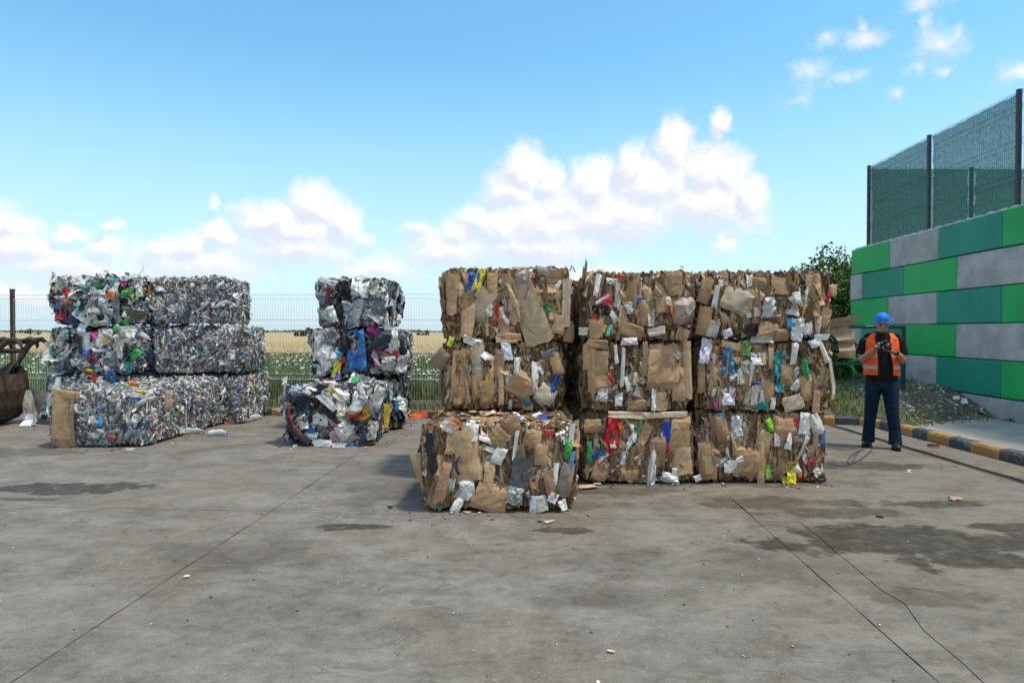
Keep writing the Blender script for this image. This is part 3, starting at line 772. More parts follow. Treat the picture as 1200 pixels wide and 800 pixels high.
broad_weed(1112, 487, 'broad leaved green weed at the foot of the wall by the mound', 9, .24)
broad_weed(1136, 486, 'broad leaved green weed against the grey foundation block', 11, .28)
broad_weed(1196, 491, 'broad leaved green weed at the right edge by the foundation', 9, .24)
# ------------------------------------------------------------------ bales
def nrm(a): return a / np.maximum(1e-9, np.linalg.norm(a, axis=-1, keepdims=True))
def sheet_h(N, U, V_, amp, folds=3, fine=.25):
    h = np.zeros((N,) + U.shape)
    for k in range(folds):
        th = rng.uniform(0, np.pi, (N, 1, 1)); c = rng.uniform(-.7, .7, (N, 1, 1)); a = rng.normal(0, 1, (N, 1, 1)) / folds ** .5
        h += a * np.abs(np.cos(th) * U + np.sin(th) * V_ - c)
    h += fine * rng.normal(0, 1, h.shape); h -= h.mean(axis=(1, 2), keepdims=True)
    return h * amp[:, None, None]
def tuckf(N, U, V_):
    """which of its four edges each piece has pressed back into the bale"""
    a = rng.random((4, N, 1, 1)) ** 1.5 * 1.9
    return a[0] * np.maximum(U, 0)[None] ** 3 + a[1] * np.maximum(-U, 0)[None] ** 3 + a[2] * np.maximum(V_, 0)[None] ** 5 + a[3] * np.maximum(-V_, 0)[None] ** 5 - .3
def sheets(C, Nn, T, Wd, Hg, amp, nu=4, nv=4, jit=.16, folds=3, fine=.25, taper=.35, tuck=0.):
    N = len(C); S_ = nrm(np.cross(T, Nn)); T = nrm(np.cross(Nn, S_))
    u = np.linspace(-1, 1, nu); v = np.linspace(-1, 1, nv); U, V_ = np.meshgrid(u, v)
    h = sheet_h(N, U, V_, amp, folds, fine)
    if tuck: h = h - (tuck * np.minimum(Wd, Hg))[:, None, None] * tuckf(N, U, V_)
    Uj = U[None] + rng.normal(0, jit, (N, nv, nu)); Vj = V_[None] + rng.normal(0, jit, (N, nv, nu))
    Uj *= 1 + taper * rng.uniform(-1, 1, (N, 1, 1)) * V_[None]
    P = C[:, None, None] + S_[:, None, None] * (Uj * Wd[:, None, None] / 2)[..., None] + T[:, None, None] * (Vj * Hg[:, None, None] / 2)[..., None] + Nn[:, None, None] * h[..., None]
    idx = np.arange(nu * nv).reshape(nv, nu); f = np.stack([idx[:-1, :-1], idx[:-1, 1:], idx[1:, 1:], idx[1:, :-1]], -1).reshape(-1, 4)
    Fc = (f[None] + (np.arange(N) * nu * nv)[:, None, None]).reshape(-1, 4)
    return P.reshape(N, -1, 3), Fc
def solid_sheet(wd, hg, amp, nu=6, nv=6, th=.004, jit=.08, folds=3, fine=.12, taper=.2, curl=0., tuck=0.):
    """one creased piece with thickness, centred, facing -Y, its length along Z"""
    V, f = sheets(np.zeros((1, 3)), np.array([[0, -1., 0]]), np.array([[0, 0, 1.]]), np.array([wd]), np.array([hg]), np.array([amp]), nu, nv, jit, folds, fine, taper, tuck)
    V = V[0]
    if curl: V[:, 1] += curl * (V[:, 0] / wd * 2) ** 2
    n = len(V); idx = np.arange(n).reshape(nv, nu)
    rim = list(idx[0, :]) + list(idx[1:, -1]) + list(idx[-1, -2::-1]) + list(idx[-2:0:-1, 0])
    Vb = V + (0, th, 0)
    F2 = [tuple(q) for q in f] + [tuple(q[::-1] + n) for q in f]
    for a, b_ in zip(rim, rim[1:] + rim[:1]): F2.append((b_, a, a + n, b_ + n))
    return np.concatenate([V, Vb]), F2
# shared creased meshes, one metre-scale unit each
VAR = {}
for nm, (mt, amp, nu, nv, th) in dict(cardboard_sheet=('cardboard', .19, 7, 7, .02), paper_sheet=('paper', .22, 5, 5, .01), plastic_sheet=('plastic', .26, 5, 6, .012), plastic_film=('plastic', .34, 6, 6, .01)).items():
    VAR[nm] = []
    for k in range(14):
        V, Fc = solid_sheet(1, 1, amp, nu, nv, th, .04, 4, .10 if nm == 'cardboard_sheet' else .35, .13 if nm == 'cardboard_sheet' else .3, tuck=.20 if nm == 'cardboard_sheet' else .10 if nm == 'paper_sheet' else .30)
        VAR[nm].append(mesh(nm, V, Fc, M[mt], tint=np.ones((len(V), 3))))
def bottle_arr(seed):
    """a crushed bottle, about 24 cm long along Z"""
    r_ = random.Random(seed); prof = [(0, .026), (.004, .033), (.05, .034), (.075, .030), (.10, .034), (.15, .033), (.185, .026), (.205, .013), (.225, .012)]
    n = 8; fl = r_.uniform(.3, .7); bd = r_.uniform(-.05, .05); V = []
    for j, (z, rr) in enumerate(prof):
        for k in range(n):
            a = 2 * math.pi * k / n; q = rr * r_.uniform(.72, 1.15) if 0 < j < 7 else rr
            fl_ = fl if j < 7 else 1
            V.append((math.cos(a) * q * (1.25 if j < 7 else 1), math.sin(a) * q * fl_ + bd * math.sin(z / .225 * math.pi), z - .11))
    Fc = []
    for j in range(len(prof) - 1):
        for k in range(n): Fc.append((j * n + k, j * n + (k + 1) % n, (j + 1) * n + (k + 1) % n, (j + 1) * n + k))
    return np.array(V), np.array(Fc)
BOT = [bottle_arr(s) for s in range(10)]
BOTM = [mesh('bottle', v, f, M['clear_plastic'], tint=np.ones((len(v), 3))) for v, f in BOT]
_c = B().tube([(0, 0, .108), (0, 0, .124)], .0155, 8); CAPM = mesh('bottle_cap', _c.v, _c.f, M['plastic'], tint=np.ones((len(_c.v), 3)))

WHITES = [(.74, .70, .64), (.58, .55, .50), (.80, .76, .70), (.46, .44, .41), (.66, .61, .52)]
GREYS = [(.30, .31, .31), (.4, .41, .41), (.22, .23, .23), (.5, .52, .52), (.15, .16, .16)]
BRIGHT = [(.62, .03, .025), (.03, .13, .55), (.05, .32, .6), (.75, .5, .03), (.03, .32, .08), (.75, .18, .02), (.62, .05, .25), (.02, .3, .28), (.02, .05, .25), (.8, .75, .7)]
BROWNS = [(.47, .285, .145), (.40, .24, .12), (.52, .33, .18), (.33, .205, .105), (.43, .285, .16), (.27, .17, .09), (.37, .25, .155), (.60, .41, .245), (.22, .14, .08), (.14, .09, .055), (.42, .33, .235), (.18, .11, .065)]
BLACK = [(.025, .025, .028), (.04, .04, .045), (.02, .022, .03)]

BG = [(.34, .335, .315), (.45, .44, .42), (.54, .53, .505), (.20, .20, .19), (.64, .63, .60), (.12, .12, .12), (.48, .45, .40), (.76, .745, .71), (.34, .30, .25)]
class Bale:
    def __init__(s, x0, x1, yf, d, z0, h, rz=0., r=.07, seed=0):
        s.w, s.d, s.h, s.r, s.seed = x1 - x0, d, h - .015, r, seed
        s.loc = Vector(((x0 + x1) / 2, yf + d / 2, z0)); s.rz = rz; s.yf = yf; s.bul = .06
    def pts(s, face, u, v):
        """u,v in 0..1 -> position, outward normal, along-direction (numpy arrays)"""
        W2, D2, H = s.w / 2, s.d / 2, s.h; z = v * H; o = np.zeros_like(u)
        if face == 'F': p = np.stack([(u * 2 - 1) * W2, o - D2, z], 1)
        elif face == 'B': p = np.stack([(u * 2 - 1) * W2, o + D2, z], 1)
        elif face == 'L': p = np.stack([o - W2, (u * 2 - 1) * D2, z], 1)
        elif face == 'R': p = np.stack([o + W2, (u * 2 - 1) * D2, z], 1)
        else: p = np.stack([(u * 2 - 1) * W2, (v * 2 - 1) * D2, o + H], 1)
        half = np.array([W2, D2, H / 2]); c = p - (0, 0, H / 2); r = s.r
        q = np.clip(c, -(half - r), half - r); n_ = nrm(c - q + 1e-9); P = q + n_ * r
        bul = np.array([.6 * mnoise.noise((a * 1.3 + s.seed * 7.1, b * 1.3, c_ * 1.5 + s.seed)) + .55 * mnoise.noise((a * 4.1 + s.seed * 3.1, b * 4.1, c_ * 4.1 + s.seed)) for a, b, c_ in P])
        zz = P[:, 2] / H + .5; pinch = np.zeros(len(P))
        for k in (.16, .39, .62, .85): pinch += np.exp(-((zz - k) / .035) ** 2)
        P = P + n_ * (bul * s.bul - pinch * .010 + .035 * np.sin(np.pi * np.clip(zz, 0, 1)) - .02)[:, None]
        T = np.array([[0, 0, 1.]]) * np.ones((len(P), 1)) if face != 'T' else np.array([[0, 1., 0]]) * np.ones((len(P), 1))
        T = nrm(T - n_ * (T * n_).sum(1, keepdims=True) + 1e-6)
        return P + (0, 0, H / 2), n_, T
    def sample(s, N, wts=None, margin=.0):
        wts = wts or dict(F=.40, T=.20, L=.15, R=.15, B=.10); Ps, Ns, Ts = [], [], []
        for f, w_ in wts.items():
            k = int(round(N * w_))
            if k < 1: continue
            P, n_, T = s.pts(f, rng.uniform(margin, 1 - margin, k), rng.uniform(margin, 1 - margin, k)); Ps.append(P); Ns.append(n_); Ts.append(T)
        return np.concatenate(Ps), np.concatenate(Ns), np.concatenate(Ts)
def squeeze(b, V):
    """press what sticks out past the bale's block back towards it"""
    W2, D2, H = b.w / 2, b.d / 2, b.h
    x, y, z = V[..., 0], V[..., 1], V[..., 2]
    V[..., 0] = np.where(np.abs(x) > W2, np.sign(x) * (W2 + (np.abs(x) - W2) * .55), x)
    V[..., 1] = np.where(np.abs(y) > D2 + .02, np.sign(y) * (D2 + .02 + (np.abs(y) - D2 - .02) * .5), y)
    z = np.where(z > H - .02, H - .02 + (z - H + .02) * .42, z); V[..., 2] = np.where(z < .04, .04 + (z - .04) * .2, z)
    return V
def rot_about(v, ax, ang):
    c, s_ = np.cos(ang)[:, None], np.sin(ang)[:, None]
    return v * c + np.cross(ax, v) * s_ + ax * (ax * v).sum(1, keepdims=True) * (1 - c)
def pick(pal, n, j=.12):
    pal = np.array(pal); return pal[rng.integers(0, len(pal), n)] * (1 + rng.normal(0, j, (n, 1))).clip(.5, 1.5)
def scraps(b, N, wr, hr, pal, tilt=.35, twist=.3, amp=.12, off=(-.012, .012), nu=4, nv=4, fin=False, wts=None, folds=3, fine=.25, j=.12):
    P, n_, T = b.sample(N, wts); N = len(P)
    T = rot_about(T, n_, rng.normal(0, twist, N))
    if fin:
        Sx = nrm(np.cross(T, n_)); Sx = rot_about(Sx, T, rng.normal(0, .35, N)); nn = Sx
    else:
        nn = rot_about(n_, T, rng.normal(0, tilt, N)); nn = rot_about(nn, nrm(np.cross(T, n_)), rng.normal(0, tilt * .6, N))
    Wd = rng.uniform(wr[0], wr[1], N); Hg = rng.uniform(hr[0], hr[1], N)
    C = P + n_ * rng.uniform(off[0], off[1], N)[:, None]
    V, Fc = sheets(C, nrm(nn), T, Wd, Hg, amp * np.minimum(Wd, Hg) * rng.uniform(.4, 1.4, N) * (1 if not fin else 3.0), nu, nv, .12, folds, fine, .35 if not (pal is BROWNS) else .15, 0 if fin else .14 if pal is BROWNS else .30)
    V = squeeze(b, V); V[..., 2] = np.maximum(V[..., 2], .004)
    t = np.repeat(pick(pal, N, j), V.shape[1], 0)
    return V.reshape(-1, 3), Fc, t
def merged(name, parts, m_, parent, label=None, smooth=False):
    Vs, Fs, Ts = [], [], []; k = 0
    for V, Fc, t in parts: Vs.append(V); Fs.append(Fc + k); Ts.append(t); k += len(V)
    o = obj(name, mesh(name, np.concatenate(Vs), np.concatenate(Fs), M[m_], tint=np.concatenate(Ts), smooth=smooth), parent, kind='stuff')
    if label: o['label'] = label
    return o
def orient(n_, T):
    n_ = Vector(n_).normalized(); T = Vector(T); T = (T - n_ * T.dot(n_)).normalized(); y = -n_; x = T.cross(n_) * -1
    x = y.cross(T).normalized()
    return Matrix((x, y, T)).transposed()
def bottle_batch(b, N, pal, wts=None, off=(-.02, .012), sc=(.7, 1.15)):
    P, n_, T = b.sample(N, wts); N = len(P); T = rot_about(T, n_, rng.uniform(0, 6.28, N)); T = nrm(T + n_ * rng.normal(0, .45, (N, 1)))
    outs = []; caps = []
    for i in range(N):
        v, f = BOT[i % 10]; z = T[i]; x = nrm(np.cross(z, n_[i])); y = np.cross(z, x); s_ = R.uniform(*sc)
        W_ = (v * s_) @ np.stack([x, y, z]) + P[i] + n_[i] * R.uniform(*off); W_[:, 2] = np.maximum(W_[:, 2], .004); outs.append(W_)
    V = np.concatenate(outs); f = BOT[0][1]; Fc = (f[None] + (np.arange(N) * len(BOT[0][0]))[:, None, None]).reshape(-1, 4)
    return V, Fc, np.repeat(pick(pal, N, .2), len(BOT[0][0]), 0)
_hx = [(math.cos(a * math.pi / 3), math.sin(a * math.pi / 3)) for a in range(6)]
CAPA = np.array([(x * .0155, y * .0155, 0) for x, y in _hx] + [(x * .0145, y * .0145, .015) for x, y in _hx] + [(0, 0, .016)])
CAPF = [(i, (i + 1) % 6, 6 + (i + 1) % 6, 6 + i) for i in range(6)] + [(6 + i, 6 + (i + 1) % 6, 12, 12) for i in range(6)]
CAPF = np.array([q for q in CAPF])
def caps_batch(b, N, pal, wts=None):
    P, n_, T = b.sample(N, wts); N = len(P); ax = nrm(n_ + rng.normal(0, .45, (N, 3))); outs = []
    for i in range(N):
        x = nrm(np.cross(ax[i], (0.3, .2, 1.))); y = np.cross(ax[i], x); W_ = CAPA @ np.stack([x, y, ax[i]]) + P[i] + n_[i] * R.uniform(.005, .035); W_[:, 2] = np.maximum(W_[:, 2], .004); outs.append(W_)
    V = np.concatenate(outs); tri = []
    Fq = np.array([q for q in CAPF[:6]]); Ft = np.array([(6, 7, 8, 9), (6, 9, 10, 11)])
    f = np.concatenate([Fq, Ft]); Fc = (f[None] + (np.arange(N) * 13)[:, None, None]).reshape(-1, 4)
    return V, Fc, np.repeat(pick(pal, N, .1), 13, 0)
NAMEMAT = dict(cardboard_sheet='cardboard', paper_sheet='paper', plastic_sheet='plastic', plastic_film='plastic', cloth_scrap='paper', bottle='clear_plastic')
def pieces(b, root, name, N, wr, hr, pal, wts=None, tilt=.25, twist=.35, off=.022, flatd=.8):
    P, n_, T = b.sample(N, wts, .05); N = len(P); T = rot_about(T, n_, rng.normal(0, twist, N)); nn = rot_about(n_, T, rng.normal(0, tilt, N)); c = pick(pal, N)
    for i in range(N):
        o = obj(name, R.choice(VAR[name]), root); w_, h_ = R.uniform(*wr), R.uniform(*hr)
        mtx = orient(nn[i], T[i]).to_4x4(); pos = Vector(P[i] + n_[i] * R.uniform(.3, 1.2) * off)
        if abs(T[i][2]) > .5: pos.z = min(max(pos.z, h_ * .5 + .01), max(h_ * .5 + .01, b.h - h_ * .5 + .0))
        if abs(n_[i][1]) > .7: lim = max(0, b.w / 2 - w_ * .5 + .01); pos.x = min(max(pos.x, -lim), lim)
        o.matrix_local = Matrix.Translation(pos) @ mtx @ Matrix.Diagonal((w_, min(w_, h_) * flatd, h_, 1)); o.color = (*c[i], 1)
def feature(b, root, px, py, wp, hp, rot, col, name='paper_sheet', lab=None, off=.062, amp=None, mt=None, tilt=0., nv=7, parentname=None):
    k = b.yf / F; p = at(px, py, b.yf - off); l = Matrix.Rotation(-b.rz, 4, 'Z') @ (p - b.loc)
    A = dict(cardboard_sheet=.055, paper_sheet=.12, plastic_sheet=.14, plastic_film=.22, cloth_scrap=.12)
    w_, h_ = wp * k, hp * k; a = (amp if amp is not None else A.get(name, .1)) * min(w_, h_)
    V, Fc = solid_sheet(w_, h_, a * 1.9, 7, nv, .004 if name == 'cardboard_sheet' else .002, .05, 4, .2 if name != 'cardboard_sheet' else .07, .14, tuck=.10 if name == 'cardboard_sheet' else .12)
    me = mesh(name, V, Fc, M[mt or NAMEMAT.get(name, 'paper')], tint=np.repeat([col], len(V), 0)); o = obj(name, me, root)
    o.location = l; o.rotation_euler = (tilt, rad(rot), 0)
    if o.location.z < h_ * .45: o.location.z = h_ * .45
    if lab: o['label'] = lab
    return o
def wires(b, root, k=4):
    for q in (.16, .38, .60, .80)[:k]:
        pts = []
        for f, us in (('F', np.linspace(.02, .98, 16)), ('R', np.linspace(.02, .98, 12)), ('B', np.linspace(.98, .02, 12)), ('L', np.linspace(.98, .02, 12))):
            P, n_, T = b.pts(f, us, np.full(len(us), q)); pts += [tuple(a + c * (.034, .034, 0)) for a, c in zip(P, n_)]
        pts.append(pts[0]); obj('baling_wire', B().tube(pts, .0022, 4, False).me('baling_wire', M['wire']), root)
def core(b, root, pal, inset=.03, ridge=.02, m_='packed'):
    """the pressed mass itself: a ridged skin of folded layers, every layer its own colour"""
    Vs, Fs, Ts = [], [], []; k = 0
    pal = np.array(pal)
    for f in 'FBLRT':
        nu, nv = (72, 20) if f in 'FT' else (50, 14)
        us = np.cumsum(rng.uniform(.4, 1.6, nu)); us = (us - us[0]) / (us[-1] - us[0]); u, v = np.meshgrid(us, np.linspace(0, 1, nv)); P, n_, T = b.pts(f, u.ravel(), v.ravel())
        ph = rng.uniform(0, 6.28, nu); amp_ = rng.uniform(-1, 1, nu); wob = np.array([[mnoise.noise((i * .35, j * .45, b.seed * 3 + ord(f))) for i in range(nu)] for j in range(nv)])
        d = (amp_[None] * .6 + wob * 1.6) * ridge; edge_ = np.minimum(1, np.minimum(u, 1 - u) * 12) * np.minimum(1, np.minimum(v, 1 - v) * 8)
        P = P - n_ * (inset - (d * edge_).ravel()[:, None]); P[:, 2] = np.maximum(P[:, 2], .002)
        idx = np.arange(nu * nv).reshape(nv, nu); q = np.stack([idx[:-1, :-1], idx[:-1, 1:], idx[1:, 1:], idx[1:, :-1]], -1).reshape(-1, 4); Vs.append(P); Fs.append(q + k); k += nu * nv
        cc = (pal[rng.integers(0, len(pal), nu)][None] * np.ones((nv, 1, 1))) * (1 + .35 * wob[..., None]); Ts.append(cc.reshape(-1, 3))
    W2, D2 = b.w / 2 - .05, b.d / 2 - .05; Vs.append(np.array([(-W2, -D2, .004), (W2, -D2, .004), (W2, D2, .004), (-W2, D2, .004)])); Fs.append(np.array([[k + 3, k + 2, k + 1, k]])); Ts.append(np.repeat(pal[:1], 4, 0))
    obj('packed_core', mesh('packed_core', np.concatenate(Vs), np.concatenate(Fs), M[m_], tint=np.concatenate(Ts)), root)
def make_bale(kind, label, group, x0, x1, yf, d, z0, h, rz=0., seed=0, feats=(), wts=None):
    b = Bale(x0, x1, yf, d, z0, h, rz, .13 if kind == 'card' else .11, seed); b.bul = dict(card=.085, bottle=.08, mixed=.20, colour=.18)[kind]; nm = dict(card='cardboard_bale', bottle='bottle_bale', mixed='plastic_bale', colour='plastic_bale')[kind]
    t = thing(nm, label, 'bale', b.loc, rz, group); wires(b, t)
    if kind == 'card':
        core(b, t, BROWNS, .035, .026, 'cardboard')
        fw_ = dict(wts, T=0.)
        merged('cardboard_scraps', [scraps(b, 1000, (.03, .10), (.08, .34), BROWNS, .42, .16, .14, (-.030, .014), wts=fw_),
                                    scraps(b, 1900, (.03, .085), (.10, .42), BROWNS, 0, .14, .09, (-.022, .016), nu=3, nv=8, fin=True, fine=.4, wts=fw_),
                                    scraps(b, 420, (.04, .16), (.06, .24), BROWNS + [(.6, .48, .35)], .30, 1.2, .12, (-.01, .014), wts=dict(T=1.)),
                                    scraps(b, 130, (.03, .09), (.05, .15), BROWNS, 1.2, 1., .25, (.0, .055), wts=dict(T=1.)), scraps(b, 90, (.02, .05), (.06, .16), BROWNS, 1.2, 1., .3, (.01, .05), wts=dict(L=.5, R=.5))], 'cardboard', t)
        merged('paper_scraps', [scraps(b, 220, (.02, .06), (.03, .14), WHITES, .5, .7, .2, (.01, .035), fine=.4, wts=wts), scraps(b, 130, (.012, .03), (.06, .22), WHITES, 0, .3, .2, (.01, .03), nu=3, nv=6, fin=True, wts=wts)], 'paper', t)
        merged('plastic_scraps', [scraps(b, 70, (.015, .04), (.02, .07), BRIGHT, .5, .8, .2, (.01, .036), wts=wts), scraps(b, 22, (.02, .07), (.03, .12), BLACK + GREYS, .5, .8, .2, (.0, .02), wts=wts)], 'plastic', t)
        pieces(b, t, 'cardboard_sheet', 230, (.03, .10), (.10, .40), BROWNS, fw_, .46, .18, .018, 1.9)
        pieces(b, t, 'cardboard_sheet', 26, (.08, .2), (.10, .26), BROWNS + [(.62, .5, .36)], dict(T=1.), .2, 1.2, .012, .55)
        pieces(b, t, 'paper_sheet', 26, (.03, .08), (.06, .17), WHITES, wts, .4, .6, .045)
        pieces(b, t, 'plastic_film', 16, (.025, .06), (.04, .11), BRIGHT + GREYS + BLACK, wts, .4, .8, .045)
    elif kind == 'bottle':
        core(b, t, BG, .03)
        merged('crushed_bottles', [bottle_batch(b, 1100, BG, wts, (-.025, .010), (.3, .65))], 'clear_plastic', t)
        merged('plastic_scraps', [scraps(b, 420, (.015, .045), (.03, .12), BG, .5, .9, .3, (-.01, .02), fine=.5, wts=wts), scraps(b, 700, (.02, .04), (.06, .24), BG, 0, .3, .2, (-.01, .015), nu=3, nv=6, fin=True, wts=wts),
                                  scraps(b, 45, (.02, .05), (.02, .08), BRIGHT, .5, .9, .25, (.0, .03), wts=wts)], 'plastic', t)
        merged('bottle_caps', [caps_batch(b, 140, [(.65, .03, .03), (.04, .15, .6), (.8, .55, .04), (.8, .8, .8), (.05, .4, .12), (.1, .4, .7), (.8, .2, .03), (.03, .08, .4)], wts)], 'plastic', t)
        pieces(b, t, 'plastic_film', 22, (.05, .12), (.07, .18), WHITES + BG, wts, .4, .9, .03, .8)
        P, n_, T = b.sample(60, wts, .04); T = rot_about(T, n_, rng.uniform(0, 6.28, len(P))); c = pick(BG + [(.5, .51, .51)], len(P), .2)
        for i in range(len(P)):
            o = obj('bottle', R.choice(BOTM), t); pos = Vector(P[i] + n_[i] * .018); pos.z = max(pos.z, .13)
            o.matrix_local = Matrix.Translation(pos) @ orient(n_[i], T[i]).to_4x4() @ Matrix.Scale(R.uniform(.55, 1.0), 4); o.color = (*c[i], 1)
            if i % 3 == 0: q = obj('bottle_cap', CAPM, o); q.color = (*R.choice(BRIGHT), 1)
    else:
        dark = .32 if kind == 'mixed' else .16
        core(b, t, BG + BLACK, .03)
        n0 = 520
        merged('plastic_scraps', [scraps(b, 620, (.04, .14), (.06, .24), WHITES + GREYS + GREYS + BLACK + BLACK, .5, .7, .22, (-.015, .03), fine=.45, wts=wts),
                                  scraps(b, int(620 * dark), (.05, .16), (.08, .28), BLACK, .45, .7, .2, (-.01, .03), fine=.35, wts=wts),
                                  scraps(b, 110, (.03, .09), (.04, .15), BRIGHT, .5, .9, .22, (.0, .035), wts=wts),
                                  scraps(b, 420, (.015, .045), (.08, .28), WHITES + GREYS + BLACK, 0, .5, .2, (-.005, .03), nu=3, nv=7, fin=True, wts=wts),
                                  scraps(b, 60, (.02, .06), (.05, .14), WHITES + GREYS, 1.2, .6, .3, (.0, .05), wts=dict(T=1.))], 'plastic', t)
        if kind == 'colour':
            merged('crushed_bottles', [bottle_batch(b, 260, GREYS + WHITES + [(.05, .3, .1), (.1, .3, .4), (.6, .6, .6)], wts)], 'clear_plastic', t)
            merged('bottle_caps', [caps_batch(b, 110, BRIGHT, wts)], 'plastic', t)
        pieces(b, t, 'plastic_film', 46, (.10, .24), (.12, .32), WHITES + GREYS + GREYS, wts, .35, .7, .035, .7)
        pieces(b, t, 'plastic_sheet', 26, (.06, .14), (.08, .2), BRIGHT + (BLACK * 4), wts, .35, .7, .035, .7)
    for f in feats: feature(b, t, *f)
    return b, t

CS, PS, PL, FM, CL = 'cardboard_sheet', 'paper_sheet', 'plastic_sheet', 'plastic_film', 'cloth_scrap'
T1, T2, T3 = (.47, .295, .16), (.55, .365, .21), (.36, .225, .12)
Wt, Wg, Rd, Bl, Ye, Or, Gn, Te, Bk, Gy = (.78, .745, .69), (.56, .53, .49), (.62, .025, .03), (.03, .10, .48), (.75, .52, .04), (.78, .2, .03), (.06, .36, .09), (.02, .26, .25), (.02, .02, .022), (.16, .17, .17)
GC = 'cardboard bales'
def rwts(**k): return k
CW = dict(F=.42, T=.20, L=.14, R=.14, B=.10)
SW = dict(F=.50, T=.10, L=.15, R=.15, B=.10)
# front single bale
bF, tF = make_bale('card', 'single cardboard bale standing nearest the camera in front of the left cardboard stack', GC, -.735, .535, 5.68, 1.02, 0, .725, rad(-1), 1, [
 (548,533,30,60,-6,T2,CS,'large flat cardboard panel with a dark blue printed curve'), (575,583,40,34,18,T1,CS), (612,553,24,34,3,(.13,.14,.14),PL,'dark grey plastic sheet'),
 (603,581,18,20,10,(.42,.42,.4),FM,'pale grey woven bag scrap'), (547,574,18,24,-4,(.6,.6,.6),PL,'silver grey plastic scrap'), (525,499,16,14,30,Wt,PS), (532,495,14,8,8,(.6,.17,.06),PS,'orange red scrap'),
 (552,506,16,20,12,Wt,PS,'white star shaped paper scrap'), (505,530,12,46,-8,Bk,FM,'black garment scrap'), (507,549,5,8,0,Rd,PL), (625,594,7,21,8,(.45,.5,.58),PS,'grey blue leaflet'), (666,526,9,24,10,(.10,.38,.08),FM,'green printed plastic bag'),
 (670,540,5,22,14,(.1,.3,.5),FM), (643,507,11,8,0,(.5,.06,.04),FM), (670,508,6,24,5,Wt,FM), (536,594,10,20,28,Wt,FM), (585,512,22,20,40,T3,CS), (585,533,14,20,25,(.7,.66,.58),CS), (634,532,16,26,0,T1,CS), (645,568,12,34,-8,T3,CS),
 (520,560,12,40,14,T1,CS), (599,499,22,22,-25,T3,CS), (624,515,20,24,14,T1,CS), (604,522,4,36,8,Wt,FM), (651,555,6,26,6,Wt,PS), (515,580,14,34,18,T3,CS), (663,562,16,40,12,(.3,.24,.19),CS), (633,590,16,18,-12,(.5,.47,.42),CS), (648,583,10,12,30,Wt,PS), (660,592,9,12,-20,Wt,PS), (516,592,8,6,0,(.03,.16,.08),PL), (573,558,12,34,4,T2,CS), (530,520,14,26,10,T1,CS),
], CW)
b = B(); c0 = at(539, 548, 5.60)
cur = [at(545 - 9 * math.cos(rad(a)), 546 - 13 * math.sin(rad(a)), 5.60) - Vector(bF.loc) for a in range(55, -60, -12)]
_v = []; _f = []
for i, p in enumerate(cur):
    _v += [p + Vector((-.010, 0, 0)), p + Vector((.010, -.002, .004))]
for i in range(len(cur) - 1): _f.append((2 * i, 2 * i + 1, 2 * i + 3, 2 * i + 2))
obj('printed_curve', mesh('printed_curve', [tuple(x) for x in _v], _f, M['plastic'], tint=np.repeat([(.02, .03, .12)], len(_v), 0)), tF)
feature(bF, tF, 496, 562, 9, 62, -14, T1, CS, 'long torn cardboard strip sticking out at the side', off=-.02)
feature(bF, tF, 487, 545, 6, 30, -18, T2, CS, off=-.05)
# tops of the front bale: blue tub, cups, white sheets
def tub(px, py, Y, r, L, col, root, b_, lab, rx=1.4, rz=.6):
    bb = B().tube([(0, 0, 0), (0, 0, L)], [r * .8, r], 10); o = obj('plastic_tub', mesh('plastic_tub', bb.v, bb.f, M['plastic'], tint=np.repeat([col], len(bb.v), 0)), root)
    o.location = at(px, py, Y) - b_.loc; o.rotation_euler = (rx, 0, rz); o['label'] = lab
tub(633, 492, 6.15, .035, .07, (.02, .08, .5), tF, bF, 'blue plastic tub', 1.3, 1.7); tub(624, 489, 6.3, .035, .08, (.75, .75, .75), tF, bF, 'white plastic tub', 1.3, 1.7); tub(605, 492, 6.1, .03, .04, (.02, .07, .5), tF, bF, 'short blue tub', .9, .2)

# left cardboard stack
Yl = 6.86
make_bale('card', 'bottom cardboard bale of the left cardboard stack behind the single front bale', GC, -.69, .60, 6.93, 1.3, 0, .70, 0, 2, [], SW)
make_bale('card', 'middle cardboard bale of the left cardboard stack with grey panel and red white wrapper', GC, -.68, .50, Yl, 1.1, .70, .70, rad(1), 3, [
 (594,411,11,22,-12,(.68,.7,.75),PS,'white printed leaflet'), (560,424,13,54,2,(.42,.35,.27),CS,'greyish flattened carton panel'), (606,432,8,26,4,Wt,FM), (627,443,8,38,0,(.75,.7,.7),FM,'white plastic wrapper with red print'), (626,450,4,12,0,Rd,PL),
 (642,414,15,9,-12,Gy,PL,'dark grey plastic tray'), (652,426,12,26,-14,(.44,.28,.14),CS), (651,448,6,30,16,(.02,.08,.4),FM,'blue plastic band'), (572,447,6,18,0,(.6,.4,.1),FM), (611,453,30,34,30,T1,CS,'large creased carton panel'), (585,425,12,34,4,T3,CS), (537,440,16,60,3,T1,CS),
 (569,460,24,28,-20,T3,CS), (587,451,6,48,0,T2,CS), (640,462,22,22,30,(.5,.42,.3),CS), (594,398,26,7,0,T2,CS), (553,400,20,9,20,Wt,FM), (618,470,6,8,0,Te,PL), (528,400,6,12,20,(.5,.6,.04),FM,'lime yellow wrapper'), (516,420,16,22,38,(.28,.2,.14),CS,'bent carton flap sticking out at the side'),
], SW)
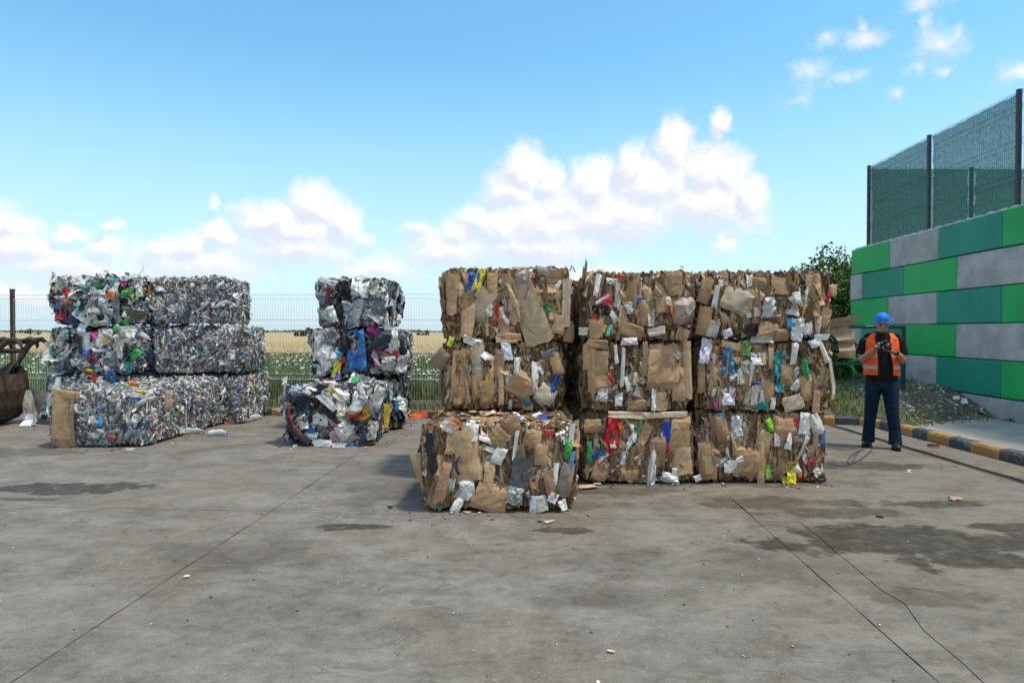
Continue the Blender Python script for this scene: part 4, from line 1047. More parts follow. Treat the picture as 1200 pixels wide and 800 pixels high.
make_bale('card', 'top cardboard bale of the left cardboard stack with one long smooth carton strip', GC, -.68, .555, Yl, 1.1, 1.40, .74, rad(-1), 4, [
 (620,362,30,84,-20,(.52,.38,.24),CS,'long smooth carton strip',.06,.03), (598,350,14,60,-14,T1,CS), (566,357,20,42,18,(.43,.33,.235),CS,'light brown carton panel'), (554,331,13,24,12,(.02,.09,.36),PL,'dark blue package'), (560,331,9,32,20,(.7,.55,.03),FM,'yellow package'), (583,367,7,20,4,Rd,FM,'red plastic scrap'), (588,365,6,12,-6,Wt,PS),
 (664,354,10,56,2,(.52,.4,.28),CS,'upright pale carton strip'), (628,343,9,8,30,(.75,.45,.06),PS), (645,347,6,9,0,Wt,PS), (616,322,18,11,-14,(.6,.6,.6),FM), (622,324,6,6,0,Rd,PL), (529,345,13,48,0,T1,CS), (548,375,16,42,6,T2,CS), (646,333,22,34,3,T3,CS), (612,333,20,18,30,(.36,.31,.26),CS), (548,352,12,24,14,T3,CS), (592,385,14,26,-8,T3,CS), (634,358,13,28,-28,(.4,.33,.25),CS),
 (631,373,8,12,30,(.55,.55,.55),FM), (577,332,12,26,0,T1,CS), (640,318,22,10,12,(.36,.33,.28),CS), (596,394,30,9,4,T1,CS), (655,380,14,22,12,T2,CS), (667,396,12,22,4,T3,CS,None,.02),  # last sheet added to close a bright chink in the dark gap
], CW)
b = Bale(-.68, .54, Yl, 1.1, 1.4, .74); 
# green strapping lying over the smooth strip
gp = [at(x, y, Yl - .075) for x, y in ((602, 360), (607, 370), (614, 380), (622, 387), (631, 393))]
# middle cardboard stack
Ym = 6.74
make_bale('card', 'bottom cardboard bale of the middle cardboard stack with a crumpled red sheet', GC, .71, 1.79, Ym, 1.35, 0, .70, rad(1), 5, [
 (718,508,17,34,8,(.62,.02,.04),PS,'crumpled red sheet'), (716,524,8,18,-8,Rd,PS), (781,507,8,28,6,(.02,.08,.5),PL,'blue printed wrapper'), (782,526,5,12,-10,Rd,PL), (700,533,20,9,-32,(.03,.14,.42),PL,'blue printed scrap'), (706,536,16,5,-36,Wt,PS), (728,537,11,20,8,(.7,.68,.76),PS,'white paper sheet'), (691,530,5,26,0,(.05,.35,.12),FM), (716,549,10,16,-20,Bk,PL,'black plastic scrap'),
 (764,550,10,42,4,(.62,.62,.6),FM,'long white film'), (760,562,16,8,20,Wt,FM), (742,556,20,14,0,T1,CS), (704,551,18,24,20,T1,CS), (755,510,12,26,24,(.46,.29,.16),CS), (797,508,24,40,4,T1,CS), (800,540,22,32,-4,T2,CS), (695,499,20,16,0,T1,CS), (739,517,6,20,30,Wt,PS), (748,540,7,12,-30,Wt,PS), (750,500,4,20,10,(.06,.3,.1),PL), (728,500,5,10,-14,Or,PL), (785,560,20,12,10,Wt,FM), (792,554,8,12,0,Wt,PS), (735,486,44,8,2,(.62,.48,.33),CS), (780,486,50,7,-2,(.6,.46,.32),CS), (729,522,5,10,0,Gn,PL), (771,530,18,36,0,T3,CS),
], SW)
make_bale('card', 'middle cardboard bale of the middle cardboard stack faced with smooth panels on the right', GC, .75, 1.75, Ym, 1.35, .70, .70, rad(-.5), 6, [
 (703,425,19,28,2,(.48,.33,.18),CS,'flat carton panel'), (706,447,18,18,-10,(.46,.3,.17),CS), (780,430,40,52,3,T1,CS,'large smooth carton panel'), (806,433,9,66,-2,(.54,.38,.22),CS,'upright carton strip'), (797,450,16,40,0,T1,CS), (730,430,4,44,3,Wt,FM), (722,415,4,22,-6,Wt,FM), (721,462,14,9,30,Gy,FM,'dark grey film'), (725,468,9,15,0,Wt,PS), (767,468,7,26,4,Wt,FM), (747,475,22,13,-2,T3,CS), (706,462,12,16,10,Wg,FM), (715,443,5,12,-30,Rd,PL), (694,430,10,60,0,T3,CS),
 (738,400,18,9,0,Wt,FM), (700,403,26,11,4,T3,CS), (686,418,6,30,0,T3,CS), (756,420,6,40,0,T3,CS), (775,470,18,22,6,T2,CS),
], SW)
make_bale('card', 'top cardboard bale of the middle cardboard stack with clear film and orange strip', GC, .74, 1.78, Ym, 1.35, 1.40, .69, rad(1), 7, [
 (727,326,9,10,0,(.5,.12,.04),PS,'rust orange scrap'), (711,351,10,14,6,(.6,.02,.05),FM,'red plastic scrap'), (705,363,20,14,-10,Bk,FM,'black bag scrap'), (697,372,6,5,0,Rd,PL), (787,360,4,22,-12,Or,PL,'orange strip'), (800,364,30,32,0,(.50,.40,.33),FM,'carton under clear film'), (714,387,4,14,20,(.15,.55,.45),PL), (708,385,4,9,0,Ye,PL), (684,388,11,9,0,Wt,FM), (776,345,14,40,0,T1,CS), (790,332,20,28,0,T3,CS), (730,370,10,26,0,T2,CS), (699,385,16,22,0,T1,CS),
 (740,350,12,44,4,T3,CS), (757,366,14,30,-10,T1,CS), (741,387,26,16,20,T3,CS), (740,358,8,20,10,(.5,.56,.6),FM), (724,345,6,30,0,Wg,FM), (700,334,6,26,10,Wt,FM), (718,330,14,8,10,(.5,.47,.42),PS), (800,392,14,14,20,T1,CS), (770,388,20,10,-12,(.6,.52,.42),CS), (763,372,8,20,0,Wg,FM),
], CW)
# stack added behind to keep light out of the gap beside the left stack
for k_, (lv, zz) in enumerate((('bottom', 0), ('middle', .70), ('top', 1.40))):
    make_bale('card', lv + ' cardboard bale of the stack added behind the middle cardboard stack to darken the gap', GC, .45, 1.65, 8.20, 1.0, zz, .70, rad(k_ - 1), 40 + k_, [], SW)
# right cardboard stack
Yr = 6.76
make_bale('card', 'bottom cardboard bale of the right cardboard stack with yellow mesh bag', GC, 1.88, 3.10, Yr, 1.12, 0, .70, rad(-.5), 8, [
 (944,496,13,26,4,Wt,PS,'white carton panel'), (957,497,14,26,-22,(.62,.56,.48),PS,'pale carton panel'), (903,498,8,16,-24,(.25,.62,.04),PL,'lime green scrap'), (864,498,14,22,0,(.62,.64,.66),FM,'crumpled clear film'), (860,512,16,10,10,Wg,FM), (911,515,7,16,4,Wt,PS), (928,553,10,24,8,(.62,.55,.03),FM,'yellow mesh bag'), (924,562,14,8,0,(.62,.55,.03),FM), (876,540,34,38,0,T1,CS,'large smooth carton panel'), (893,544,9,56,0,T2,CS),
 (953,539,8,4,-24,Rd,PL), (963,560,11,10,0,Bk,PL,'black rubber piece'), (958,553,9,10,-24,Wg,FM), (922,500,24,22,2,T1,CS), (895,517,16,24,20,(.52,.42,.25),CS), (918,540,12,26,0,T3,CS), (846,505,20,40,-14,T3,CS), (830,540,22,44,0,T3,CS), (857,536,5,26,-30,Wt,FM), (853,548,8,12,0,Wt,PS), (819,560,10,8,-20,Wt,PS), (942,524,6,30,20,Wg,FM), (965,512,3,18,10,(.05,.2,.5),PL), (933,493,4,12,-10,Rd,PL), (846,489,5,10,0,(.1,.35,.6),PL), (935,550,7,10,-30,Wt,PL), (938,556,4,8,0,Or,PL), (900,552,6,16,-6,(.25,.5,.06),PL),
], SW)
make_bale('card', 'middle cardboard bale of the right cardboard stack with teal strip and blue bag', GC, 1.90, 3.16, Yr, 1.12, .70, .71, rad(.5), 9, [
 (851,423,17,32,0,(.03,.24,.5),FM,'blue patterned bag'), (858,405,24,8,14,T1,CS), (827,411,12,30,12,(.62,.58,.66),FM,'pale lilac film'), (874,408,11,17,12,(.18,.32,.08),PL,'olive green wrapper'), (889,420,18,14,-2,(.72,.7,.76),PS,'white paper sheet'), (913,426,15,28,-4,(.02,.27,.29),FM,'teal plastic strip'), (914,448,9,22,6,(.02,.27,.29),FM), (881,436,5,30,6,Wt,FM), (904,420,6,26,0,T2,CS), (931,414,7,26,4,Wt,FM), (944,432,6,24,-8,(.05,.3,.1),FM,'green film'), (852,463,20,22,0,(.68,.7,.72),PS,'round white plate'),
 (842,475,11,8,10,(.7,.08,.35),PS,'pink scrap'), (850,467,6,16,30,(.08,.35,.6),PL), (885,461,9,26,4,(.62,.55,.45),PS), (930,472,24,18,-16,(.60,.46,.33),CS,'small flat carton lying out'), (838,452,7,6,20,Ye,PL), (893,475,12,10,0,Te,PL), (877,457,10,22,-8,(.48,.4,.3),CS), (900,459,18,26,4,T1,CS), (836,440,8,46,4,T1,CS), (945,455,12,30,-6,T1,CS), (957,470,8,26,4,T1,CS), (893,398,26,7,0,Wg,FM), (906,473,6,14,6,Wt,FM), (966,412,6,28,-20,Wt,FM), (955,402,12,10,-20,(.7,.68,.74),PS),
 (975,437,4,34,-10,(.72,.66,.45),FM,'pale yellow dangling ribbon'), (977,458,4,20,6,(.72,.66,.45),FM), (922,440,14,26,6,T3,CS), (868,440,8,18,-6,Wt,PS), (822,440,8,40,0,T3,CS),
], SW)
make_bale('card', 'top cardboard bale of the right cardboard stack with loose pale carton panel', GC, 1.87, 3.13, Yr, 1.12, 1.41, .68, rad(-1.5), 10, [
 (866,352,38,30,25,(.50,.40,.28),CS,'loose pale carton panel with creases',.07,.05), (874,342,7,8,-20,(.02,.12,.55),PL), (839,347,6,26,8,Wt,FM), (905,362,24,26,0,(.62,.62,.6),FM,'crumpled white plastic'), (929,361,13,16,10,Wg,PS), (940,337,9,14,-8,Bk,PL,'black plastic scrap'), (944,348,6,26,4,Wt,FM), (959,348,12,8,-28,(.7,.46,.03),PL,'yellow wrapper'), (943,364,6,16,4,Ye,PL), (971,348,5,12,14,Rd,PL,'red wrapper'), (927,378,9,12,0,(.08,.35,.6),PS,'blue and white label'), (934,386,13,26,4,Wt,FM,'crumpled white bag'), (946,382,11,20,-12,Wt,PS), (882,389,10,16,4,Bk,PL,'black plastic scrap'),
 (853,390,10,9,-20,(.7,.64,.7),PS), (888,332,22,14,6,T3,CS), (915,335,20,20,4,T1,CS), (900,387,22,22,20,(.44,.28,.16),CS), (916,393,18,14,0,T3,CS), (953,332,18,22,0,T1,CS), (836,385,12,20,20,(.36,.32,.28),CS), (885,345,22,10,20,T2,CS), (845,332,5,9,0,Wt,PS), (878,329,6,14,0,Wt,FM), (977,340,8,14,0,T2,CS), (959,380,5,20,10,Wt,FM), (826,376,16,34,10,T3,CS), (827,340,14,30,14,T3,CS), (968,372,10,22,14,T1,CS), (963,395,16,7,0,Wt,PS),
], CW)
# loose carton sheet jutting out beside the right stack
sh = thing('carton_sheet', 'large bent brown carton sheet jutting out beside the right cardboard stack', 'cardboard', at(985, 392, 7.25))
def foldsheet(pts, depth, name, root, tintv=(.42, .31, .21)):
    V = []; Fc = []
    for a, b_, yoff in pts: V += [a + Vector((0, yoff, 0)), b_ + Vector((0, yoff * .5, 0))]
    n = len(V)
    V = [v - root.location for v in V]; V2 = [v + Vector((0, .006, -.003)) for v in V]
    for i in range(len(pts) - 1): Fc += [(2 * i, 2 * i + 1, 2 * i + 3, 2 * i + 2), (n + 2 * i + 2, n + 2 * i + 3, n + 2 * i + 1, n + 2 * i)]
    rim = [2 * i for i in range(len(pts))] + [2 * i + 1 for i in range(len(pts) - 1, -1, -1)]
    for p, q in zip(rim, rim[1:] + rim[:1]): Fc.append((p, q, q + n, p + n))
    o = obj(name, mesh(name, [tuple(v) for v in V + V2], Fc, M['cardboard'], tint=np.repeat([tintv], 2 * n, 0)), root); return o
A = lambda x, y, Y=7.25: at(x, y, Y)
foldsheet([(A(964, 375), A(1009, 368), -.06), (A(962, 381), A(1004, 376), -.02), (A(964, 388), A(995, 383), .05), (A(968, 392), A(1001, 388), .02)], 0, 'upper_panel', sh)
foldsheet([(A(976, 391), A(1002, 388), .02), (A(980, 399), A(1001, 397), -.03), (A(984, 402), A(1002, 403), .03), (A(982, 411), A(1002, 410), -.03), (A(981, 418), A(1002, 420), -.01)], 0, 'lower_panel', sh, (.40, .29, .19))

# ---- plastic bales, middle group
GP = 'mixed plastic bales'
MW = dict(F=.40, T=.16, R=.24, L=.10, B=.10)
make_bale('mixed', 'low bale of mixed plastic in front of the blue cloth stack with an orange panel', GP, -3.0, -1.80, 8.95, 1.3, 0, .80, 0, 21, [
 (388,476,16,22,8,(.04,.36,.6),FM,'light blue plastic bag'), (404,477,10,10,20,Ye,PL,'yellow plastic scrap'), (427,486,14,24,18,(.8,.36,.02),PL,'orange plastic panel'), (453,487,6,28,4,Ye,PL,'long yellow plastic strip'), (372,462,11,26,22,Bk,PL,'black plastic boot'), (418,482,6,34,18,(.03,.2,.05),FM,'dark green film'), (391,497,12,14,20,Rd,PL,'red plastic scrap'), (393,509,12,18,10,(.6,.45,.47),PL,'pale pink plastic scrap'), (408,510,16,24,0,Wg,FM), (376,492,18,14,0,Wt,FM,'white plastic tub'), (410,465,24,16,0,Wt,FM,'white plastic bag'),
 (388,458,11,7,40,(.8,.5,.03),PL), (346,458,14,12,0,(.3,.36,.45),FM), (365,505,10,9,0,(.04,.2,.5),PL), (354,495,12,16,-20,Wt,FM), (443,465,12,26,16,Wt,FM), (436,504,12,22,10,Wg,FM), (400,465,4,26,10,(.2,.08,.4),FM), (465,475,4,14,0,(.05,.3,.6),PL), (356,478,14,30,10,(.05,.06,.09),FM), (425,500,16,14,10,Bk,FM), (364,511,18,10,0,Wt,FM),
], MW)
b0 = thing('car_bumper', 'curved black car bumper with a red line at the left of the low plastic bale', 'bumper', at(345, 522, 8.9))
bb = B().tube([at(x, y, 8.86) - b0.location for x, y in ((338, 478), (338, 490), (344, 503), (353, 512), (362, 520))], [(.025, .045), (.03, .055), (.03, .06), (.03, .055), (.025, .04)], 7); obj('bumper_skin', bb.me('bumper_skin', simple('black_plastic', (.022, .022, .024), .4, .5)), b0)
bb = B().tube([at(x, y, 8.78) - b0.location for x, y in ((338.5, 476), (339, 488), (344.5, 499), (354, 509))], .008, 6); obj('trim_strip', bb.me('trim_strip', simple('red_trim', (.55, .02, .02), .4, .5)), b0)
make_bale('mixed', 'bottom bale of the middle plastic stack mostly hidden by the low bale', GP, -3.0, -1.74, 10.35, 1.2, 0, .80, 0, 22, [], MW)
make_bale('mixed', 'middle bale of the plastic stack with hanging blue patterned cloth', GP, -3.05, -1.66, 10.3, 1.15, .80, .74, rad(2), 23, [
 (418,412,22,50,-3,(.1,.3,.7),CL,'blue patterned cloth',.07,.20,'patterned_cloth'), (438,387,14,12,30,(.6,.05,.25),FM,'magenta pink bag'), (446,400,22,30,10,(.05,.06,.08),PL,'dark round lid with blue print'), (447,398,14,12,20,(.04,.3,.5),PL), (384,419,18,28,-20,Wt,PL,'white round plastic lid'), (395,430,9,26,12,(.6,.6,.05),FM,'yellow green bag'), (399,420,9,13,-30,(.55,.02,.03),FM,'red scrap'), (440,420,7,20,-18,(.6,.4,.45),FM,'pink strap'), (403,395,12,28,-10,Bk,FM),
 (390,396,12,26,-20,(.4,.38,.34),FM), (461,400,14,26,-10,Wt,FM), (455,425,16,18,10,Wg,FM,'crumpled grey bag'), (375,405,14,36,6,Wg,FM), (470,405,10,22,-16,Bk,PL), (445,412,18,5,28,(.3,.08,.05),PL), (471,426,12,20,14,Wg,FM), (376,430,10,22,0,(.4,.4,.42),FM), (395,440,10,8,0,(.1,.05,.4),PL), (464,415,8,8,0,(.5,.03,.03),PL),
], MW)
make_bale('mixed', 'top bale of the middle plastic stack with a dark red tray at its left corner', GP, -2.86, -1.88, 10.3, 1.05, 1.54, .76, rad(-2), 24, [
 (383,345,7,26,14,(.5,.01,.03),PL,'dark red plastic tray'), (404,342,12,28,-6,Bk,FM,'black plastic bag'), (398,362,9,30,6,Bk,FM,'black film'), (422,338,20,24,0,Wt,FM,'large white film'), (418,360,14,26,14,Wg,PL), (434,352,11,16,10,(.02,.25,.13),PL,'dark green plastic scrap'), (436,354,7,8,0,(.03,.2,.65),PL,'blue triangle of plastic'), (448,352,10,16,20,Wt,FM), (450,354,5,12,-10,(.03,.3,.12),PL), (441,371,4,10,0,(.6,.03,.05),PL), (413,378,18,12,-10,(.42,.4,.36),FM), (387,369,14,20,-20,Wt,FM),
 (412,357,3,26,16,(.1,.3,.6),PL), (376,350,8,14,0,(.25,.25,.25),FM), (452,375,9,22,-10,Wt,FM), (455,365,8,12,0,Bk,PL),
], MW)
# ---- bottle stacks, left group
GB = 'clear bottle bales'
make_bale('bottle', 'front bottle bale with brown cardboard on its left corner', GB, -5.98, -4.72, 8.80, 1.1, 0, .76, 0, 31, [
 (75,492,24,66,2,(.36,.25,.15),CS,'brown cardboard pressed into the corner',.07), (77,462,30,10,8,T1,CS), (197,468,9,22,0,(.48,.35,.22),CS,'small tan cardboard scrap'), (157,450,12,6,10,Or,FM,'orange wrapper'), (117,494,5,11,0,(.03,.3,.7),PL,'bright blue scrap'), (154,480,8,4,0,Ye,PL), (164,459,7,4,0,Ye,PL), (130,512,8,4,0,(.5,.04,.05),PL), (88,477,4,8,0,(.6,.7,.8),PS), (107,492,8,9,0,Wt,PL),
], MW)
make_bale('bottle', 'second low bottle bale just behind the front one with its side showing', GB, -5.9, -4.66, 9.95, 1.1, 0, .77, rad(-1), 32, [], MW)
SB = dict(F=.40, T=.14, R=.26, L=.10, B=.10)
make_bale('bottle', 'bottom bale of the right hand bottle stack with loose bottles at its side', GB, -5.75, -4.35, 11.0, 1.15, 0, .80, 0, 33, [], SB)
make_bale('bottle', 'middle bale of the right hand bottle stack bulging at its right side', GB, -5.8, -4.38, 11.0, 1.15, .80, .79, rad(2), 34, [], SB)
make_bale('bottle', 'top bale of the right hand bottle stack with evenly packed small bottles', GB, -5.78, -4.62, 11.0, 1.05, 1.59, .80, rad(-1), 35, [], SB)
GA = 'coloured plastic bales'
make_bale('colour', 'bottom bale of the leftmost plastic stack half hidden by the front bottle bale', GA, -7.5, -5.95, 11.0, 1.15, 0, .80, 0, 36, [(126,440,5,14,10,(.03,.12,.5),PL), (133,445,6,12,20,(.03,.12,.5),PL), (110,445,5,14,0,(.5,.03,.03),PL), (62,462,14,40,4,(.6,.6,.6),FM)], MW)
make_bale('colour', 'middle bale of the leftmost plastic stack with yellow and pink bottles', GA, -7.45, -5.9, 11.0, 1.15, .80, .78, rad(1), 37, [
 (109,393,7,8,0,(.7,.05,.3),PL,'magenta bottle'), (125,397,6,16,10,(.75,.55,.03),PL,'yellow bottle'), (93,403,6,24,-6,(.05,.05,.06),PL,'dark bottle'), (75,392,10,12,0,(.2,.3,.3),FM), (118,398,10,20,24,Wt,PL,'white plastic canister'), (140,407,12,24,4,(.62,.58,.48),FM,'cream bottle'), (158,415,14,8,-40,(.06,.4,.1),PL,'green bottle'), (100,402,9,26,8,(.75,.8,.82),PL), (97,385,10,22,0,(.6,.65,.68),FM,'pale bottle'), (150,393,18,22,0,Wt,FM,'large white canister'), (102,413,7,8,0,(.02,.1,.35),PL), (137,385,10,8,0,(.06,.4,.12),PL), (60,412,14,22,0,(.6,.58,.56),FM), (128,425,14,12,0,Gy,PL), (150,430,8,12,0,Te,PL),
], MW)
make_bale('colour', 'top bale of the leftmost plastic stack with black tray and red pieces', GA, -7.42, -6.05, 11.0, 1.1, 1.58, .82, rad(-1), 38, [
 (76,343,8,11,0,(.45,.02,.03),PL,'dark red plastic piece'), (77,355,10,7,20,(.8,.15,.02),PL,'orange piece'), (71,370,11,9,-20,(.4,.02,.03),PL,'red plastic piece'), (93,356,14,16,-10,Bk,PL,'black plastic tray'), (94,356,8,9,-10,(.4,.42,.45),PS), (84,365,10,26,-30,(.06,.06,.07),PL), (148,343,14,8,-28,(.08,.45,.06),PL,'green bottle'), (114,335,9,9,0,(.06,.35,.08),PL,'green bottle'), (144,331,8,5,10,(.7,.04,.35),PL), (134,329,11,5,-10,(.05,.45,.45),PL,'turquoise strip'), (92,330,18,9,14,Wt,PL,'white plastic tray'), (120,350,14,16,0,(.55,.6,.62),FM,'clear plastic tray'), (135,358,10,10,0,(.25,.26,.27),PL),
 (70,355,8,16,30,(.1,.2,.4),PL,'blue plastic piece'), (80,374,20,5,10,(.03,.04,.2),PL), (108,350,4,8,20,Rd,PL), (161,345,3,12,0,(.3,.6,.1),PL), (120,321,8,12,10,Wt,FM), (73,328,14,10,-10,(.4,.4,.38),PL), (112,378,6,14,0,(.5,.4,.1),PL), (148,379,6,9,0,(.05,.45,.06),PL,'green bottle'), (126,365,14,8,10,Wg,PL), (104,366,16,6,30,Wt,PL), (160,370,20,14,10,(.2,.18,.16),FM),
], MW)
# pieces poking up from the bale tops
def poker(label, pts, r, m_='wire', name='loose_wire'):
    t_ = thing(name, label, 'wire', at(*pts[0])); obj('strand', B().tube([at(*p) - t_.location for p in pts], r, 5).me('strand', M[m_]), t_)
poker('pale curled wire sticking up from the top of the leftmost plastic stack', [(163, 324, 11.3), (165, 319, 11.3), (168.5, 315, 11.3), (168, 311.5, 11.3), (166.5, 310, 11.3)], .006, 'galv')
poker('bent wire sticking up from the top of the middle cardboard stack', [(793, 322, 7.2), (797, 316, 7.2), (800, 316, 7.2), (801, 313, 7.2), (797, 312, 7.2)], .005)
poker('thin wire sticking up between the left and middle cardboard stacks', [(668, 318, 7.1), (670, 311, 7.1), (672, 314, 7.1), (674, 319, 7.1)], .006)
poker('thin wire sticking up from the top of the right cardboard stack', [(922, 322, 7.1), (926, 315, 7.1), (929, 312, 7.1)], .004)
t_ = thing('cardboard_strip', 'upright torn cardboard strip poking out above the gap beside the middle stack', 'cardboard', at(684, 330, 6.95))
V, Fc = solid_sheet(.05, .75, .02, 4, 9, .006); o = obj('strip', mesh('strip', V, Fc, M['cardboard'], tint=np.repeat([(.25, .18, .13)], len(V), 0)), t_); o.location = (.0, 0, -.21); o.rotation_euler = (0, rad(3), rad(35))
t_ = thing('strapping_band', 'thin green strapping band lying over the long smooth carton strip', 'strap', gp[0]); obj('band', B().tube([p - gp[0] for p in gp], .004, 4).me('band', simple('strap_green', (.02, .16, .07), .4)), t_)
# ------------------------------------------------------------------ the man with the camera
def remesh(b, voxel, name, m_, parent, smooth_it=4, lab=None):
    me0 = mesh('tmp', np.array(b.v), b.f); o0 = bpy.data.objects.new('tmp', me0); COL.objects.link(o0)
    md = o0.modifiers.new('r', 'REMESH'); md.mode = 'VOXEL'; md.voxel_size = voxel; md.adaptivity = 0
    if smooth_it: ms = o0.modifiers.new('s', 'SMOOTH'); ms.iterations = smooth_it; ms.factor = .5
    dg = bpy.context.evaluated_depsgraph_get(); dg.update()
    me = bpy.data.meshes.new_from_object(o0.evaluated_get(dg)); me.name = name
    bpy.data.objects.remove(o0); bpy.data.meshes.remove(me0)
    me.materials.clear(); me.materials.append(m_); me.polygons.foreach_set('use_smooth', np.ones(len(me.polygons), dtype=bool))
    o = obj(name, me, parent)
    if lab: o['label'] = lab
    return o
skin = simple('skin', (.46, .25, .165), .55, .35, 0, .12, 30, .05)
denim = simple('jeans', (.007, .021, .046), .85, .2, 0, .35, 18, .6); blk = simple('black_shirt', (.010, .010, .012), .85, .2, 0, .3, 20, .5)
orange = simple('vest_orange', (1.0, .115, .012), .6, .3, 0, .1, 16, .5); refl = simple('reflective', (.42, .44, .46), .4, .5, 0, .1, 20, .1)
capb = simple('cap_blue', (.01, .20, .72), .7, .3, 0, .12, 20, .2); shoe = simple('shoe_leather', (.02, .016, .014), .4, .5, 0, .3, 30, .3); camblk = simple('camera_black', (.012, .012, .013), .4, .5, 0, .1, 30, 0)
PX_, PY_, YAW = 4.76, 8.78, -rad(25)
pr = thing('person', 'man in orange vest, blue cap and jeans looking down at a camera in his hands', 'person', (PX_, PY_, 0), YAW)
LF, RF = (-.145, .07), (.155, -.05)
def V3(*a): return Vector(a)
hc = V3(0, -.035, 1.605)
HM = Euler((rad(22), 0, rad(3))).to_matrix()
body = B()
body.tube([(0, 0, .86), (0, 0, .95), (0, 0, 1.1), (0, 0, 1.25), (0, .01, 1.36), (0, .015, 1.44), (0, .015, 1.49)], [(.155, .11), (.165, .12), (.17, .12), (.175, .115), (.18, .105), (.14, .085), (.065, .06)], 20)
body.tube([(0, .015, 1.46), (0, 0, 1.53), (0, -.02, 1.58)], [.062, .058, .055], 12)
body.ell(hc, (.078, .098, .118), 18, 12, HM)                               # skull
body.ell(hc + HM @ V3(0, -.035, -.07), (.058, .060, .052), 14, 9, HM)      # jaw
body.ell(hc + HM @ V3(0, -.100, -.022), (.014, .022, .026), 8, 6, HM)      # nose
body.ell(hc + HM @ V3(0, -.088, .018), (.05, .018, .010), 10, 6, HM)       # brow
body.ell(hc + HM @ V3(0, -.090, -.066), (.026, .012, .009), 8, 5, HM)      # lips
for s in (-1, 1):
    body.ell(hc + HM @ V3(s * .082, .005, -.015), (.012, .022, .032), 8, 6, HM)
    body.tube([(s * .12, .012, 1.42), (s * .175, .01, 1.39), (s * .208, .01, 1.30), (s * .230, .0, 1.16)], [.045, .050, .048, .042], 12)
    f_ = LF if s < 0 else RF
    body.tube([(s * .085, 0, .9), (s * .10, f_[1] * .3, .70), (s * .125, f_[1] * .65 - .02, .48), (f_[0], f_[1], .12), (f_[0], f_[1], .05)], [.085, .078, .056, .042, .042], 12)
def fingers(b, palm, dirs, base_w, across, curl_axis, L=(.034, .026, .02), r=.0088, bend=(.5, .9, .8)):
    for k in range(4):
        o = palm + across * ((k - 1.5) * base_w); d = dirs.normalized(); pts = [o]
        sc = (1.0, 1.08, 1.0, .82)[k]
        for i in range(3):
            d = Matrix.Rotation(bend[i] * (1 + .08 * k), 3, curl_axis) @ d; pts.append(pts[-1] + d * L[i] * sc)
        b.tube(pts, [r, r * .98, r * .92, r * .8], 8)
# his right hand (image left): wrapped round the camera grip
cpos = V3(.022, -.30, 1.315)
wr = V3(-.088, -.215, 1.275); wl = V3(.135, -.225, 1.235)
body.tube([(-.230, 0, 1.165), (-.226, -.035, 1.135), (-.17, -.13, 1.20), wr], [.043, .045, .038, .027], 12)
body.tube([(.230, 0, 1.165), (.228, -.035, 1.13), (.195, -.13, 1.185), wl], [.043, .045, .038, .027], 12)
pr_ = V3(-.066, -.272, 1.315)
body.tube([wr, V3(-.078, -.245, 1.295), pr_], [(.026, .02), (.034, .02), (.036, .018)], 10)
fingers(body, V3(-.075, -.292, 1.318), V3(.25, -1, 0), .019, V3(0, 0, 1), V3(0, 0, 1))
body.tube([V3(-.066, -.262, 1.34), V3(-.045, -.262, 1.352), V3(-.022, -.268, 1.350)], [.011, .0105, .008], 8)
# his left hand (image right): cradling the lens from below
pl_ = V3(.062, -.325, 1.258)
body.tube([wl, V3(.105, -.275, 1.243), pl_], [(.026, .02), (.036, .018), (.038, .016)], 10)
fingers(body, V3(.040, -.345, 1.262), V3(-1, -.35, .05), .019, V3(.25, -.95, 0).normalized(), V3(0, 1, 0), bend=(.25, .55, .6))
body.tube([V3(.088, -.30, 1.262), V3(.086, -.335, 1.29), V3(.074, -.35, 1.318)], [.012, .0105, .0085], 8)
bo = remesh(body, .0068, 'body', skin, pr, 3)
eyed = simple('eye_dark', (.02, .014, .01), .3, .5, 0, 0, 1, 0); beard = simple('stubble', (.07, .05, .04), .9, .1, 0, .3, 60, .2)
for s in (-1, 1):
    e_ = B().ell(hc + HM @ V3(s * .030, -.090, -.004), (.013, .008, .005), 8, 5, HM); obj('eye', e_.me('eye', eyed, True), pr)
    e_ = B().ell(hc + HM @ V3(s * .031, -.098, .018), (.019, .006, .004), 8, 5, HM); obj('eyebrow', e_.me('eyebrow', beard, True), pr)
for s in (-1, 1):
    h_ = B().ell(hc + V3(s * .072, .035, -.0), (.016, .05, .045), 10, 7, HM); obj('hair', h_.me('hair', beard, True), pr)
# shirt
sh_ = B()
sh_.tube([(0, 0, .86), (0, -.005, .93), (0, -.008, 1.08), (0, -.004, 1.22), (0, .008, 1.35), (0, .012, 1.43), (0, .012, 1.47), (0, .008, 1.50)], [(.182, .135), (.188, .145), (.190, .148), (.194, .138), (.195, .120), (.165, .10), (.11, .085), (.074, .074)], 24)
for s in (-1, 1):
    sh_.tube([(s * .10, .012, 1.440), (s * .165, .01, 1.425), (s * .200, .01, 1.375), (s * .222, .006, 1.28), (s * .234, 0, 1.20)], [.045, .056, .062, .063, .064], 16)
remesh(sh_, .011, 'shirt', blk, pr, 4)
jn = B()
jn.tube([(0, 0, .76), (0, 0, .84), (0, 0, .90)], [(.165, .12), (.18, .135), (.176, .13)], 20)
for s in (-1, 1):
    f_ = LF if s < 0 else RF
    jn.tube([(s * .09, 0, .88), (s * .098, f_[1] * .2, .74), (s * .112, f_[1] * .55 - .01, .55), (s * .122, f_[1] * .75 - .01, .44), (f_[0] * .95, f_[1] * .9 + .01, .25), (f_[0], f_[1] + .01, .10), (f_[0], f_[1], .055)], [(.094, .11), (.098, .108), (.082, .086), (.074, .076), (.070, .073), (.078, .085), (.083, .09)], 18)
remesh(jn, .011, 'jeans', denim, pr, 3)
